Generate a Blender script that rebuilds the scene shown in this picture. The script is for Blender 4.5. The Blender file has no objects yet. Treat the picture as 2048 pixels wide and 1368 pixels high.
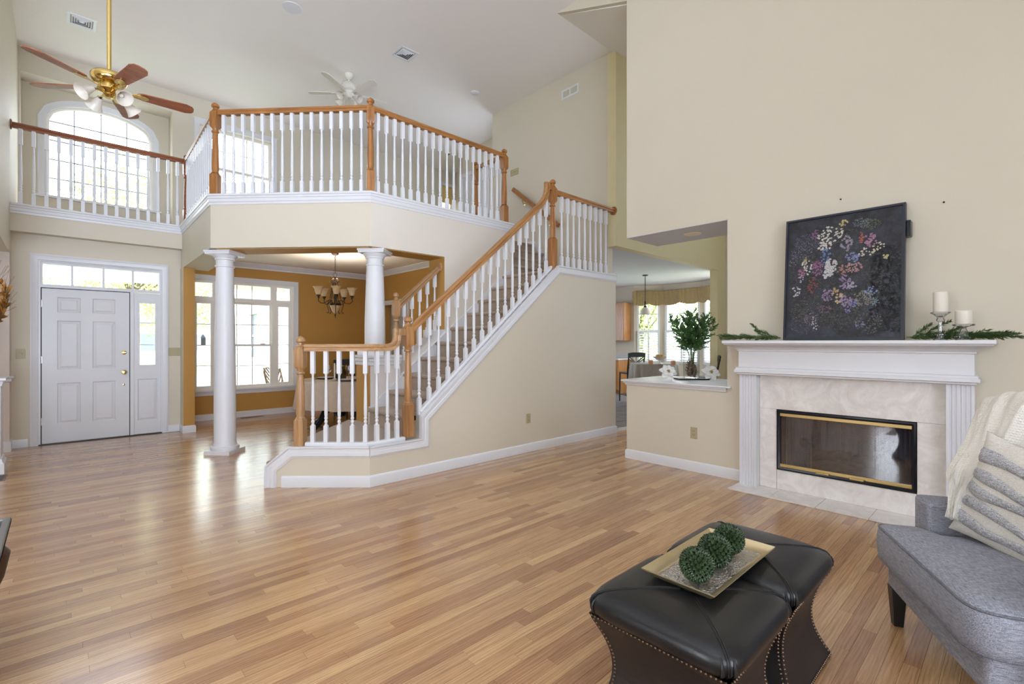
import bpy, bmesh, math, random
from math import sin, cos, pi, radians, sqrt, atan2
from mathutils import Vector, Matrix
rnd = random.Random(7)
sc = bpy.context.scene
COL = sc.collection

# ------------------------------------------------------------------ camera, world, lights, exposure
cam_d = bpy.data.cameras.new('camera'); cam = bpy.data.objects.new('camera', cam_d); COL.objects.link(cam)
cam.location = (0, 0, 1.33); cam.rotation_euler = (radians(90), 0, radians(46.8 - 90))
cam_d.lens = 962.0 / 2048 * 36; cam_d.sensor_width = 36; cam_d.clip_start = 0.05; cam_d.clip_end = 300
sc.camera = cam
sc.view_settings.view_transform = 'Standard'; sc.view_settings.look = 'None'
sc.view_settings.gamma = 1.0; sc.view_settings.use_curve_mapping = False
sc.view_settings.exposure = 0.02
cy = sc.cycles
cy.max_bounces = 10; cy.diffuse_bounces = 5; cy.glossy_bounces = 4; cy.transmission_bounces = 8; cy.transparent_max_bounces = 16
cy.caustics_reflective = False; cy.caustics_refractive = False
cy.sample_clamp_indirect = 6.0; cy.use_denoising = True
try: cy.denoiser = 'OPENIMAGEDENOISE'
except Exception: pass

w = bpy.data.worlds.new('world'); sc.world = w; w.use_nodes = True
nt = w.node_tree; nt.nodes.clear()
wo = nt.nodes.new('ShaderNodeOutputWorld'); wb = nt.nodes.new('ShaderNodeBackground')
tcw = nt.nodes.new('ShaderNodeTexCoord'); sx = nt.nodes.new('ShaderNodeSeparateXYZ')
wr = nt.nodes.new('ShaderNodeValToRGB')
wr.color_ramp.elements[0].position = 0.0; wr.color_ramp.elements[0].color = (0.93, 0.95, 1.0, 1)
wr.color_ramp.elements[1].position = 0.8; wr.color_ramp.elements[1].color = (0.70, 0.84, 1.0, 1)
nt.links.new(tcw.outputs['Generated'], sx.inputs[0]); nt.links.new(sx.outputs['Z'], wr.inputs[0])
nt.links.new(wr.outputs[0], wb.inputs[0]); nt.links.new(wb.outputs[0], wo.inputs[0])
wb.inputs[1].default_value = 9.5

def area(name, loc, target, sx_, sy_, watts, col=(1, 1, 1), spread=pi):
    l = bpy.data.lights.new(name, 'AREA'); l.shape = 'RECTANGLE'; l.size = sx_; l.size_y = sy_
    l.energy = watts; l.color = col; l.spread = spread
    o = bpy.data.objects.new(name, l); COL.objects.link(o); o.location = loc
    o.rotation_euler = (Vector(target) - Vector(loc)).to_track_quat('-Z', 'Y').to_euler()
    return o
DAY = (0.80, 0.925, 1.13)
area('daylight_back_windows', (-0.6, -3.32, 2.3), (1.2, 4.0, 1.3), 4.6, 3.0, 130, DAY, radians(130))
area('ceiling_fill_lamp', (-1.8, -3.20, 1.0), (-2.2, 1.9, 5.6), 3.0, 1.6, 460, DAY, radians(105))  # added uplight with no real source, aimed up to brighten the ceiling
area('daylight_left_windows', (-3.05, 1.2, 2.0), (0.5, 3.2, 5.6), 4.2, 2.8, 6, DAY)
sl = bpy.data.lights.new('sun', 'SUN'); sl.energy = 7.0; sl.angle = radians(0.6); sl.color = (1.0, 0.96, 0.9)
so = bpy.data.objects.new('sun', sl); COL.objects.link(so); so.rotation_euler = Vector((-.45, -.40, -.80)).to_track_quat('-Z', 'Y').to_euler()
area('hall_fill_lamp', (7.4, 0.35, 2.2), (7.2, 4.1, 1.8), 1.6, 1.8, 30, DAY)  # fill lamp added out of view for the hall; no window here
area('kitchen_fill_lamp', (8.4, 8.4, 1.8), (8.4, 4.0, 1.0), 1.6, 1.2, 40, DAY)  # unseen lamp added before the solid back wall to brighten the kitchen
area('loft_fill_lamp', (6.36, 7.02, 3.9), (3.0, 8.3, 4.2), 0.4, 1.5, 24, DAY)  # lamp added behind the stair wall corner to lift the loft ceiling

# ------------------------------------------------------------------ materials
def lin(c):
    return tuple(((x / 255) / 12.92 if x / 255 <= 0.04045 else ((x / 255 + 0.055) / 1.055) ** 2.4) for x in c) + (1.0,)
MATS = {}
def M(name, rgb, rough=0.5, metal=0.0, var=0.05, vs=6.0, bump=0.0, bs=150.0, spec=0.5, coat=0.0, sheen=0.0, sub=0.0, stretch=None):
    if name in MATS: return MATS[name]
    m = bpy.data.materials.new(name); m.use_nodes = True; n = m.node_tree
    b = n.nodes['Principled BSDF']; L = n.links
    c = lin(rgb); b.inputs['Roughness'].default_value = rough; b.inputs['Metallic'].default_value = metal
    b.inputs['Specular IOR Level'].default_value = spec; b.inputs['Coat Weight'].default_value = coat
    b.inputs['Sheen Weight'].default_value = sheen
    tc = n.nodes.new('ShaderNodeTexCoord'); co = tc.outputs['Object']
    if stretch:
        mp = n.nodes.new('ShaderNodeMapping'); mp.inputs['Scale'].default_value = stretch
        L.new(co, mp.inputs[0]); co = mp.outputs[0]
    nz = n.nodes.new('ShaderNodeTexNoise'); nz.inputs['Scale'].default_value = vs; nz.inputs['Detail'].default_value = 4
    L.new(co, nz.inputs['Vector'])
    rp = n.nodes.new('ShaderNodeValToRGB')
    rp.color_ramp.elements[0].position = 0.3; rp.color_ramp.elements[1].position = 0.7
    rp.color_ramp.elements[0].color = tuple(x * (1 - var) for x in c[:3]) + (1,)
    rp.color_ramp.elements[1].color = tuple(min(1, x * (1 + var)) for x in c[:3]) + (1,)
    L.new(nz.outputs['Fac'], rp.inputs[0]); L.new(rp.outputs[0], b.inputs['Base Color'])
    if bump:
        n2 = n.nodes.new('ShaderNodeTexNoise'); n2.inputs['Scale'].default_value = bs; n2.inputs['Detail'].default_value = 3
        L.new(co, n2.inputs['Vector'])
        bp = n.nodes.new('ShaderNodeBump'); bp.inputs['Strength'].default_value = bump; bp.inputs['Distance'].default_value = 0.004
        L.new(n2.outputs['Fac'], bp.inputs['Height']); L.new(bp.outputs[0], b.inputs['Normal'])
    MATS[name] = m
    return m

def wood(name, dark, light, rough=0.35, axis='Z', gs=38.0, coat=0.2):
    m = bpy.data.materials.new(name); m.use_nodes = True; n = m.node_tree; L = n.links; b = n.nodes['Principled BSDF']
    b.inputs['Roughness'].default_value = rough; b.inputs['Coat Weight'].default_value = coat; b.inputs['Coat Roughness'].default_value = 0.25
    tc = n.nodes.new('ShaderNodeTexCoord'); mp = n.nodes.new('ShaderNodeMapping')
    if axis in ('DIAG', 'SLOPE'):
        mp.vector_type = 'TEXTURE'; mp.inputs['Scale'].default_value = (16, 1, 1)
        mp.inputs['Rotation'].default_value = (0, 0, radians(-46.5)) if axis == 'DIAG' else (0, radians(-40.6), 0)
    else: mp.inputs['Scale'].default_value = {'Z': (1, 1, 0.06), 'X': (0.06, 1, 1), 'Y': (1, 0.06, 1)}[axis]
    L.new(tc.outputs['Object'], mp.inputs[0])
    oi = n.nodes.new('ShaderNodeObjectInfo'); ad = n.nodes.new('ShaderNodeVectorMath'); ad.operation = 'ADD'
    mu = n.nodes.new('ShaderNodeMath'); mu.operation = 'MULTIPLY'; mu.inputs[1].default_value = 40
    L.new(oi.outputs['Random'], mu.inputs[0]); L.new(mp.outputs[0], ad.inputs[0]); L.new(mu.outputs[0], ad.inputs[1])
    nz = n.nodes.new('ShaderNodeTexNoise'); nz.inputs['Scale'].default_value = gs; nz.inputs['Detail'].default_value = 6; nz.inputs['Roughness'].default_value = 0.65
    L.new(ad.outputs[0], nz.inputs['Vector'])
    rp = n.nodes.new('ShaderNodeValToRGB'); e = rp.color_ramp.elements
    e[0].position = 0.32; e[0].color = lin(dark); e[1].position = 0.66; e[1].color = lin(light)
    L.new(nz.outputs['Fac'], rp.inputs[0]); L.new(rp.outputs[0], b.inputs['Base Color'])
    MATS[name] = m
    return m

CREAM = M('cream_wall_paint', (215, 207, 190), 0.6, var=0.012, vs=1.2, bump=0.05, bs=300, spec=0.25)
GOLD = M('gold_wall_paint', (188, 144, 78), 0.6, var=0.02, vs=1.5, bump=0.05, bs=300, spec=0.25)
CEIL = M('ceiling_paint', (240, 235, 230), 0.75, var=0.01, vs=1, bump=0.05, bs=300, spec=0.2)
WHITE = M('white_trim_paint', (226, 227, 231), 0.35, var=0.012, vs=5, spec=0.45)
DOORW = M('white_door_paint', (222, 223, 226), 0.4, var=0.012, vs=5)
OAK = wood('honey_oak', (132, 82, 36), (182, 124, 66))
OAKX = wood('honey_oak_rail', (134, 84, 38), (184, 126, 68), axis='X')
OAKP = wood('pale_oak', (150, 108, 70), (190, 150, 106))
OAKPX = wood('pale_oak_rail', (152, 112, 74), (192, 152, 108), axis='X')
REDOAKX = wood('reddish_oak_rail', (116, 62, 38), (158, 94, 62), axis='X')
MIDOAK = wood('light_honey_oak', (142, 96, 54), (184, 136, 86))
MIDOAKX = wood('light_honey_oak_rail', (144, 98, 54), (188, 138, 86), axis='SLOPE')
OAKD = wood('honey_oak_angled_rail', (134, 84, 38), (184, 126, 68), axis='DIAG')
OAKPD = wood('pale_oak_angled_rail', (152, 112, 74), (192, 152, 108), axis='DIAG')
OAKPS = wood('pale_oak_sloped_rail', (140, 104, 70), (180, 142, 102), axis='SLOPE')
CHERRY = wood('reddish_blade_wood', (112, 56, 30), (166, 96, 60), axis='X', gs=30)
CABW = wood('cabinet_oak', (150, 96, 48), (186, 132, 78))
BRASS = M('polished_brass', (220, 192, 122), 0.14, 1.0, var=0.03)
SATINBRASS = M('satin_brass', (206, 180, 122), 0.42, 1.0, var=0.03)
BRONZE = M('dark_bronze', (60, 46, 34), 0.4, 0.8, var=0.15)
BLACKM = M('black_metal', (22, 24, 32), 0.28, 0.3, var=0.1)
BLACKW = M('black_painted_wood', (24, 22, 22), 0.4, var=0.1)
STEEL = M('nickel_metal', (150, 148, 146), 0.35, 1.0, var=0.03)
ALMOND = M('almond_plastic', (178, 166, 132), 0.4, var=0.01)
DARK = M('dark_slot', (30, 28, 26), 0.6)
MUSLIN = M('grey_speaker_grille', (196, 190, 180), 0.7, var=0.03, vs=60)
LEATHER = M('black_leather', (25, 25, 27), 0.30, var=0.18, vs=5, bump=0.12, bs=240, spec=0.5)
LEATHERS = M('brown_black_leather_panel', (36, 29, 27), 0.5, var=0.15, vs=5, bump=0.1, bs=240)
FROST = M('frosted_shade_glass', (222, 214, 202), 0.35, var=0.03, vs=20)
AMBER = M('amber_shade_glass', (206, 176, 132), 0.35, var=0.18, vs=14)
WAX = M('ivory_candle_wax', (236, 230, 218), 0.45, var=0.01)
TILEK = M('grey_floor_tile', (128, 126, 128), 0.45, var=0.1, vs=4)
GROUT = M('white_grout', (214, 212, 208), 0.8)
TERRY = M('taupe_valance_cloth', (160, 138, 98), 0.85, var=0.12, vs=30, bump=0.2, bs=300)
LINEN = M('beige_table_linen', (205, 190, 172), 0.85, var=0.04, vs=20, bump=0.15, bs=400)
GREYLINEN = M('grey_table_linen', (170, 164, 154), 0.85, var=0.05, vs=20, bump=0.15, bs=400)
SIDING = M('pale_grey_siding', (222, 222, 226), 0.6, var=0.02)
CONC = M('porch_concrete', (196, 192, 186), 0.8, var=0.06)
LAWN = M('lawn_green', (142, 160, 96), 0.9, var=0.25, vs=3)
LEAFY = M('tree_leaf_green', (150, 172, 84), 0.7, var=0.35, vs=1.5)
LEAFA = M('autumn_leaf', (172, 166, 112), 0.7, var=0.35, vs=1.5)
BARK = M('tree_bark', (104, 92, 80), 0.9, var=0.2)
ROOFG = M('grey_roof_shingle', (150, 150, 156), 0.8, var=0.1, vs=10)
GOLDLEAF = M('dried_golden_leaf', (150, 104, 46), 0.5, var=0.35, vs=12)
PINE = M('pine_needle_green', (74, 98, 52), 0.55, var=0.35, vs=8)
SPRIG = M('sprig_leaf_green', (86, 124, 70), 0.5, var=0.35, vs=10)
SUCC = M('topiary_leaf_green', (50, 70, 38), 0.4, var=0.45, vs=18)
CONE = M('brown_pinecone', (128, 100, 84), 0.6, var=0.25, vs=20)
PETALW = M('white_petal', (238, 236, 234), 0.6, var=0.02)
CERAM = M('white_ceramic', (236, 234, 230), 0.25, var=0.01)
PEACH = M('peach_candle', (224, 168, 120), 0.5, var=0.08, vs=20)
FRUIT = M('golden_fruit', (220, 170, 70), 0.45, var=0.1)
MARB = None

def glass(name, tint=(1, 1, 1), refl=0.10, rough=0.02):
    m = bpy.data.materials.new(name); m.use_nodes = True; n = m.node_tree; n.nodes.clear(); L = n.links
    o = n.nodes.new('ShaderNodeOutputMaterial'); mx = n.nodes.new('ShaderNodeMixShader')
    t = n.nodes.new('ShaderNodeBsdfTransparent'); t.inputs[0].default_value = tint + (1,)
    g = n.nodes.new('ShaderNodeBsdfGlossy'); g.inputs['Roughness'].default_value = rough
    lw = n.nodes.new('ShaderNodeLayerWeight'); lw.inputs[0].default_value = 0.25
    mr = n.nodes.new('ShaderNodeMapRange'); mr.inputs['To Min'].default_value = refl * 0.5; mr.inputs['To Max'].default_value = min(1, refl * 4)
    L.new(lw.outputs['Fresnel'], mr.inputs[0]); L.new(mr.outputs[0], mx.inputs[0])
    L.new(t.outputs[0], mx.inputs[1]); L.new(g.outputs[0], mx.inputs[2]); L.new(mx.outputs[0], o.inputs[0])
    MATS[name] = m
    return m
GLASS = glass('window_glass', (0.97, 0.98, 0.98), 0.08)
SMOKED = glass('smoked_fire_glass', (0.80, 0.80, 0.84), 0.22, 0.03)
VASEG = glass('vase_glass', (0.95, 0.96, 0.96), 0.09)
CRYSTAL = glass('clear_crystal', (0.93, 0.94, 0.95), 0.22)
TINTG = glass('green_jar_glass', (0.45, 0.52, 0.46), 0.25)

def marble():
    m = bpy.data.materials.new('cream_marble'); m.use_nodes = True; n = m.node_tree; L = n.links; b = n.nodes['Principled BSDF']
    b.inputs['Roughness'].default_value = 0.22
    tc = n.nodes.new('ShaderNodeTexCoord')
    nz = n.nodes.new('ShaderNodeTexNoise'); nz.inputs['Scale'].default_value = 5; nz.inputs['Detail'].default_value = 9; nz.inputs['Roughness'].default_value = 0.7; nz.inputs['Distortion'].default_value = 1.6
    L.new(tc.outputs['Object'], nz.inputs['Vector'])
    rp = n.nodes.new('ShaderNodeValToRGB'); e = rp.color_ramp.elements
    e[0].position = 0.30; e[0].color = lin((216, 209, 204)); e[1].position = 0.62; e[1].color = lin((240, 236, 232))
    x = e.new(0.47); x.color = lin((229, 223, 218))
    L.new(nz.outputs['Fac'], rp.inputs[0]); L.new(rp.outputs[0], b.inputs['Base Color'])
    return m
MARB = marble()

def floor_mat():
    m = bpy.data.materials.new('oak_strip_floor'); m.use_nodes = True; n = m.node_tree; L = n.links; b = n.nodes['Principled BSDF']
    b.inputs['Roughness'].default_value = 0.26; b.inputs['Specular IOR Level'].default_value = 0.45
    b.inputs['Coat Weight'].default_value = 0.6; b.inputs['Coat Roughness'].default_value = 0.17
    at = n.nodes.new('ShaderNodeAttribute'); at.attribute_name = 'tone'; at.attribute_type = 'GEOMETRY'
    oi = n.nodes.new('ShaderNodeObjectInfo')
    s = n.nodes.new('ShaderNodeMath'); s.operation = 'ADD'; L.new(at.outputs['Fac'], s.inputs[0]); L.new(oi.outputs['Random'], s.inputs[1])
    fr = n.nodes.new('ShaderNodeMath'); fr.operation = 'FRACT'; L.new(s.outputs[0], fr.inputs[0])
    ge = n.nodes.new('ShaderNodeNewGeometry')
    mu = n.nodes.new('ShaderNodeMath'); mu.operation = 'MULTIPLY'; mu.inputs[1].default_value = 37.0; L.new(fr.outputs[0], mu.inputs[0])
    ad = n.nodes.new('ShaderNodeVectorMath'); ad.operation = 'ADD'; L.new(ge.outputs['Position'], ad.inputs[0]); L.new(mu.outputs[0], ad.inputs[1])
    mp = n.nodes.new('ShaderNodeMapping'); mp.inputs['Scale'].default_value = (0.045, 1, 1); L.new(ad.outputs[0], mp.inputs[0])
    nz = n.nodes.new('ShaderNodeTexNoise'); nz.inputs['Scale'].default_value = 95; nz.inputs['Detail'].default_value = 5; nz.inputs['Roughness'].default_value = 0.7
    L.new(mp.outputs[0], nz.inputs['Vector'])
    mp2 = n.nodes.new('ShaderNodeMapping'); mp2.inputs['Scale'].default_value = (0.11, 1, 1); L.new(ad.outputs[0], mp2.inputs[0])
    wv = n.nodes.new('ShaderNodeTexWave'); wv.wave_type = 'BANDS'; wv.bands_direction = 'Y'
    wv.inputs['Scale'].default_value = 22; wv.inputs['Distortion'].default_value = 9; wv.inputs['Detail'].default_value = 3; wv.inputs['Detail Scale'].default_value = 0.9
    L.new(mp2.outputs[0], wv.inputs['Vector'])
    base = n.nodes.new('ShaderNodeValToRGB'); e = base.color_ramp.elements
    e[0].position = 0.0; e[0].color = lin((168, 124, 87)); e[1].position = 1.0; e[1].color = lin((216, 179, 130))
    for p, c in ((0.18, (181, 137, 99)), (0.5, (196, 154, 110)), (0.8, (206, 164, 118))):
        x = e.new(p); x.color = lin(c)
    L.new(fr.outputs[0], base.inputs[0])
    g1 = n.nodes.new('ShaderNodeValToRGB'); g1.color_ramp.elements[0].position = 0.36; g1.color_ramp.elements[0].color = (0.66, 0.60, 0.55, 1); g1.color_ramp.elements[1].position = 0.6; g1.color_ramp.elements[1].color = (1, 1, 1, 1)
    L.new(nz.outputs['Fac'], g1.inputs[0])
    g2 = n.nodes.new('ShaderNodeValToRGB'); g2.color_ramp.elements[0].position = 0.02; g2.color_ramp.elements[0].color = (0.80, 0.74, 0.68, 1); g2.color_ramp.elements[1].position = 0.45; g2.color_ramp.elements[1].color = (1, 1, 1, 1)
    L.new(wv.outputs['Fac'], g2.inputs[0])
    m1 = n.nodes.new('ShaderNodeMix'); m1.data_type = 'RGBA'; m1.blend_type = 'MULTIPLY'; m1.inputs[0].default_value = 0.75
    L.new(base.outputs[0], m1.inputs[6]); L.new(g1.outputs[0], m1.inputs[7])
    m2 = n.nodes.new('ShaderNodeMix'); m2.data_type = 'RGBA'; m2.blend_type = 'MULTIPLY'; m2.inputs[0].default_value = 0.8
    L.new(m1.outputs[2], m2.inputs[6]); L.new(g2.outputs[0], m2.inputs[7]); L.new(m2.outputs[2], b.inputs['Base Color'])
    bp = n.nodes.new('ShaderNodeBump'); bp.inputs['Strength'].default_value = 0.05; bp.inputs['Distance'].default_value = 0.002
    L.new(nz.outputs['Fac'], bp.inputs['Height']); L.new(bp.outputs[0], b.inputs['Normal'])
    return m
FLOORM = floor_mat()

def carpet():
    m = bpy.data.materials.new('taupe_carpet'); m.use_nodes = True; n = m.node_tree; L = n.links; b = n.nodes['Principled BSDF']
    b.inputs['Roughness'].default_value = 0.95; b.inputs['Specular IOR Level'].default_value = 0.1; b.inputs['Sheen Weight'].default_value = 0.3
    ge = n.nodes.new('ShaderNodeNewGeometry')
    nz = n.nodes.new('ShaderNodeTexNoise'); nz.inputs['Scale'].default_value = 160; nz.inputs['Detail'].default_value = 3; L.new(ge.outputs['Position'], nz.inputs['Vector'])
    rp = n.nodes.new('ShaderNodeValToRGB'); e = rp.color_ramp.elements
    e[0].position = 0.3; e[0].color = lin((146, 128, 112)); e[1].position = 0.7; e[1].color = lin((188, 170, 152))
    L.new(nz.outputs['Fac'], rp.inputs[0]); L.new(rp.outputs[0], b.inputs['Base Color'])
    bp = n.nodes.new('ShaderNodeBump'); bp.inputs['Strength'].default_value = 0.4; bp.inputs['Distance'].default_value = 0.006
    L.new(nz.outputs['Fac'], bp.inputs['Height']); L.new(bp.outputs[0], b.inputs['Normal'])
    return m
CARPET = carpet()

def tweed(name, dark, light):
    m = bpy.data.materials.new(name); m.use_nodes = True; n = m.node_tree; L = n.links; b = n.nodes['Principled BSDF']
    b.inputs['Roughness'].default_value = 0.9; b.inputs['Specular IOR Level'].default_value = 0.2; b.inputs['Sheen Weight'].default_value = 0.15
    tc = n.nodes.new('ShaderNodeTexCoord')
    outs = []
    for s in ((40, 420, 420), (420, 40, 420)):
        mp = n.nodes.new('ShaderNodeMapping'); mp.inputs['Scale'].default_value = s; L.new(tc.outputs['Object'], mp.inputs[0])
        nz = n.nodes.new('ShaderNodeTexNoise'); nz.inputs['Scale'].default_value = 1; nz.inputs['Detail'].default_value = 2; L.new(mp.outputs[0], nz.inputs['Vector']); outs.append(nz)
    ad = n.nodes.new('ShaderNodeMath'); ad.operation = 'ADD'; L.new(outs[0].outputs['Fac'], ad.inputs[0]); L.new(outs[1].outputs['Fac'], ad.inputs[1])
    rp = n.nodes.new('ShaderNodeValToRGB'); e = rp.color_ramp.elements
    hf = n.nodes.new('ShaderNodeMath'); hf.operation = 'MULTIPLY'; hf.inputs[1].default_value = 0.5; L.new(ad.outputs[0], hf.inputs[0])
    e[0].position = 0.36; e[0].color = lin(dark); e[1].position = 0.64; e[1].color = lin(light)
    L.new(hf.outputs[0], rp.inputs[0]); L.new(rp.outputs[0], b.inputs['Base Color'])
    bp = n.nodes.new('ShaderNodeBump'); bp.inputs['Strength'].default_value = 0.25; bp.inputs['Distance'].default_value = 0.002
    L.new(hf.outputs[0], bp.inputs['Height']); L.new(bp.outputs[0], b.inputs['Normal'])
    return m
TWEED = tweed('grey_tweed', (102, 103, 111), (170, 170, 181))
PILLOWM = tweed('oatmeal_linen', (200, 194, 184), (232, 227, 218))

# ------------------------------------------------------------------ mesh builder
class MB:
    def __init__(s): s.v = []; s.f = []
    def add(s, vs, fs):
        o = len(s.v); s.v += [tuple(p) for p in vs]; s.f += [tuple(i + o for i in f) for f in fs]
    def box(s, x0, x1, y0, y1, z0, z1, m=None):
        vs = [(x, y, z) for z in (z0, z1) for y in (y0, y1) for x in (x0, x1)]
        if m is not None: vs = [m @ Vector(p) for p in vs]
        s.add(vs, [(0, 2, 3, 1), (4, 5, 7, 6), (0, 1, 5, 4), (2, 6, 7, 3), (0, 4, 6, 2), (1, 3, 7, 5)])
    def prism(s, poly, axis, c0, c1, m=None):
        n = len(poly)
        def P(a, b, c):
            return {'X': (c, a, b), 'Y': (a, c, b), 'Z': (a, b, c)}[axis]
        vs = [P(a, b, c0) for a, b in poly] + [P(a, b, c1) for a, b in poly]
        if m is not None: vs = [m @ Vector(p) for p in vs]
        s.add(vs, [tuple(range(n))[::-1], tuple(range(n, 2 * n))] + [(i, (i + 1) % n, n + (i + 1) % n, n + i) for i in range(n)])
    def lathe(s, prof, c=(0, 0, 0), seg=16, m=None, caps=True, off=0.0):
        n = len(prof); vs = []
        for r, z in prof:
            for k in range(seg):
                a = 2 * pi * k / seg + off
                p = Vector((c[0] + r * cos(a), c[1] + r * sin(a), c[2] + z)); vs.append(m @ p if m is not None else p)
        fs = [(i * seg + k, i * seg + (k + 1) % seg, (i + 1) * seg + (k + 1) % seg, (i + 1) * seg + k) for i in range(n - 1) for k in range(seg)]
        if caps: fs += [tuple(range(seg))[::-1], tuple(range((n - 1) * seg, n * seg))]
        s.add(vs, fs)
    def tube(s, path, r, seg=8, caps=True):
        path = [Vector(p) for p in path]; n = len(path); rr = r if isinstance(r, (list, tuple)) else [r] * n
        vs = []; up = None
        for i, p in enumerate(path):
            t = (path[min(i + 1, n - 1)] - path[max(i - 1, 0)])
            t = t.normalized() if t.length > 1e-9 else Vector((0, 0, 1))
            if up is None: up = t.orthogonal().normalized()
            up = (up - t * up.dot(t)); up = up.normalized() if up.length > 1e-6 else t.orthogonal().normalized()
            b = t.cross(up)
            for k in range(seg):
                a = 2 * pi * k / seg; vs.append(p + (up * cos(a) + b * sin(a)) * rr[i])
        fs = [(i * seg + k, i * seg + (k + 1) % seg, (i + 1) * seg + (k + 1) % seg, (i + 1) * seg + k) for i in range(n - 1) for k in range(seg)]
        if caps: fs += [tuple(range(seg))[::-1], tuple(range((n - 1) * seg, n * seg))]
        s.add(vs, fs)
    def sweep(s, prof, path, b, closed=False):
        """prof (n,b): n along t x b (mitred), b along the fixed vector b"""
        b = Vector(b).normalized(); path = [Vector(p) for p in path]; N = len(path); vs = []; k = len(prof)
        for i, p in enumerate(path):
            if closed: t0 = path[i] - path[i - 1]; t1 = path[(i + 1) % N] - path[i]
            else:
                t0 = path[i] - path[i - 1] if i > 0 else path[1] - path[0]
                t1 = path[i + 1] - path[i] if i < N - 1 else path[-1] - path[-2]
            n0 = t0.cross(b).normalized(); n1 = t1.cross(b).normalized()
            h = (n0 + n1); h = h.normalized() if h.length > 1e-6 else n0
            h = h / max(0.25, h.dot(n0))
            for (u, q) in prof: vs.append(p + h * u + b * q)
        fs = []
        R = N if closed else N - 1
        for i in range(R):
            j = (i + 1) % N
            fs += [(i * k + a, i * k + (a + 1) % k, j * k + (a + 1) % k, j * k + a) for a in range(k)]
        if not closed: fs += [tuple(range(k))[::-1], tuple(range((N - 1) * k, N * k))]
        s.add(vs, fs)
    def sphere(s, c, r, seg=12, rings=8, sc_=(1, 1, 1), m=None):
        prof = [(max(1e-4, r * sin(pi * i / rings)), -r * cos(pi * i / rings)) for i in range(rings + 1)]
        vs = []
        for rr, z in prof:
            for k in range(seg):
                a = 2 * pi * k / seg; p = Vector((rr * cos(a) * sc_[0], rr * sin(a) * sc_[1], z * sc_[2])); p = (m @ p if m is not None else p) + Vector(c); vs.append(p)
        s.add(vs, [(i * seg + k, i * seg + (k + 1) % seg, (i + 1) * seg + (k + 1) % seg, (i + 1) * seg + k) for i in range(rings) for k in range(seg)])
    def grid(s, fn, nu, nv, flip=False):
        vs = [fn(i / nu, j / nv) for j in range(nv + 1) for i in range(nu + 1)]
        fs = [(j * (nu + 1) + i, j * (nu + 1) + i + 1, (j + 1) * (nu + 1) + i + 1, (j + 1) * (nu + 1) + i) for j in range(nv) for i in range(nu)]
        s.add(vs, [f[::-1] for f in fs] if flip else fs)
    def mesh(s, name, mat, ang=38):
        me = bpy.data.meshes.new(name); me.from_pydata(s.v, [], s.f); me.update()
        bm = bmesh.new(); bm.from_mesh(me); bmesh.ops.recalc_face_normals(bm, faces=bm.faces); bm.to_mesh(me); bm.free()
        me.materials.append(mat)
        me.polygons.foreach_set('use_smooth', [True] * len(me.polygons)); me.set_sharp_from_angle(angle=radians(ang))
        return me
    def build(s, name, mat, parent=None, loc=None, rz=0.0, ang=38, bev=0.0, label=None):
        o = bpy.data.objects.new(name, s.mesh(name, mat, ang)); COL.objects.link(o)
        if parent is not None: o.parent = parent
        if loc is not None: o.location = loc
        o.rotation_euler.z = rz
        if bev:
            bv = o.modifiers.new('bevel', 'BEVEL'); bv.width = bev; bv.segments = 2; bv.limit_method = 'ANGLE'; bv.angle_limit = radians(40)
        if label: o['label'] = label
        return o

def tag(o, label, cat, group=None):
    o['label'] = label; o['category'] = cat
    if group: o['group'] = group
    return o
def thing(name, label, cat, loc=(0, 0, 0), rz=0.0, group=None):
    o = bpy.data.objects.new(name, None); COL.objects.link(o); o.location = loc; o.rotation_euler.z = rz
    o.empty_display_size = 0.1
    return tag(o, label, cat, group)
def struct(o): o['kind'] = 'structure'; return o
def stuff(o): o['kind'] = 'stuff'; return o
def dup(o, parent=None, loc=None, rz=None, scale=None):
    c = o.copy(); COL.objects.link(c)
    if parent is not None: c.parent = parent
    if loc is not None: c.location = loc
    if rz is not None: c.rotation_euler.z = rz
    if scale is not None: c.scale = scale
    return c
def dup_tree(o, loc, rz=None, label=None):
    c = dup(o, None, loc, rz)
    if label: c['label'] = label
    for ch in list(o.children):
        d = dup(ch, c)
        for g in list(ch.children): dup(g, d)
    return c

def wall_grid(mb, axis, c0, c1, a0, a1, z0, z1, holes):
    """slab perpendicular to axis ('X' or 'Y') between c0,c1; a-range and z-range; holes = [(a0,a1,z0,z1)]"""
    A = sorted({a0, a1} | {min(max(h[i], a0), a1) for h in holes for i in (0, 1)})
    Z = sorted({z0, z1} | {min(max(h[i], z0), z1) for h in holes for i in (2, 3)})
    for i in range(len(A) - 1):
        for j in range(len(Z) - 1):
            am = (A[i] + A[i + 1]) / 2; zm = (Z[j] + Z[j + 1]) / 2
            if any(h[0] < am < h[1] and h[2] < zm < h[3] for h in holes): continue
            if axis == 'Y': mb.box(A[i], A[i + 1], c0, c1, Z[j], Z[j + 1])
            else: mb.box(c0, c1, A[i], A[i + 1], Z[j], Z[j + 1])
# ------------------------------------------------------------------ setting: shell of the house
H = 5.64; FX = 4.75; X6 = 5.97; SY = 4.11; LY = 5.08; UY = 10.0; DY = 8.65; WY = 9.5; LZ = 3.0
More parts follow.
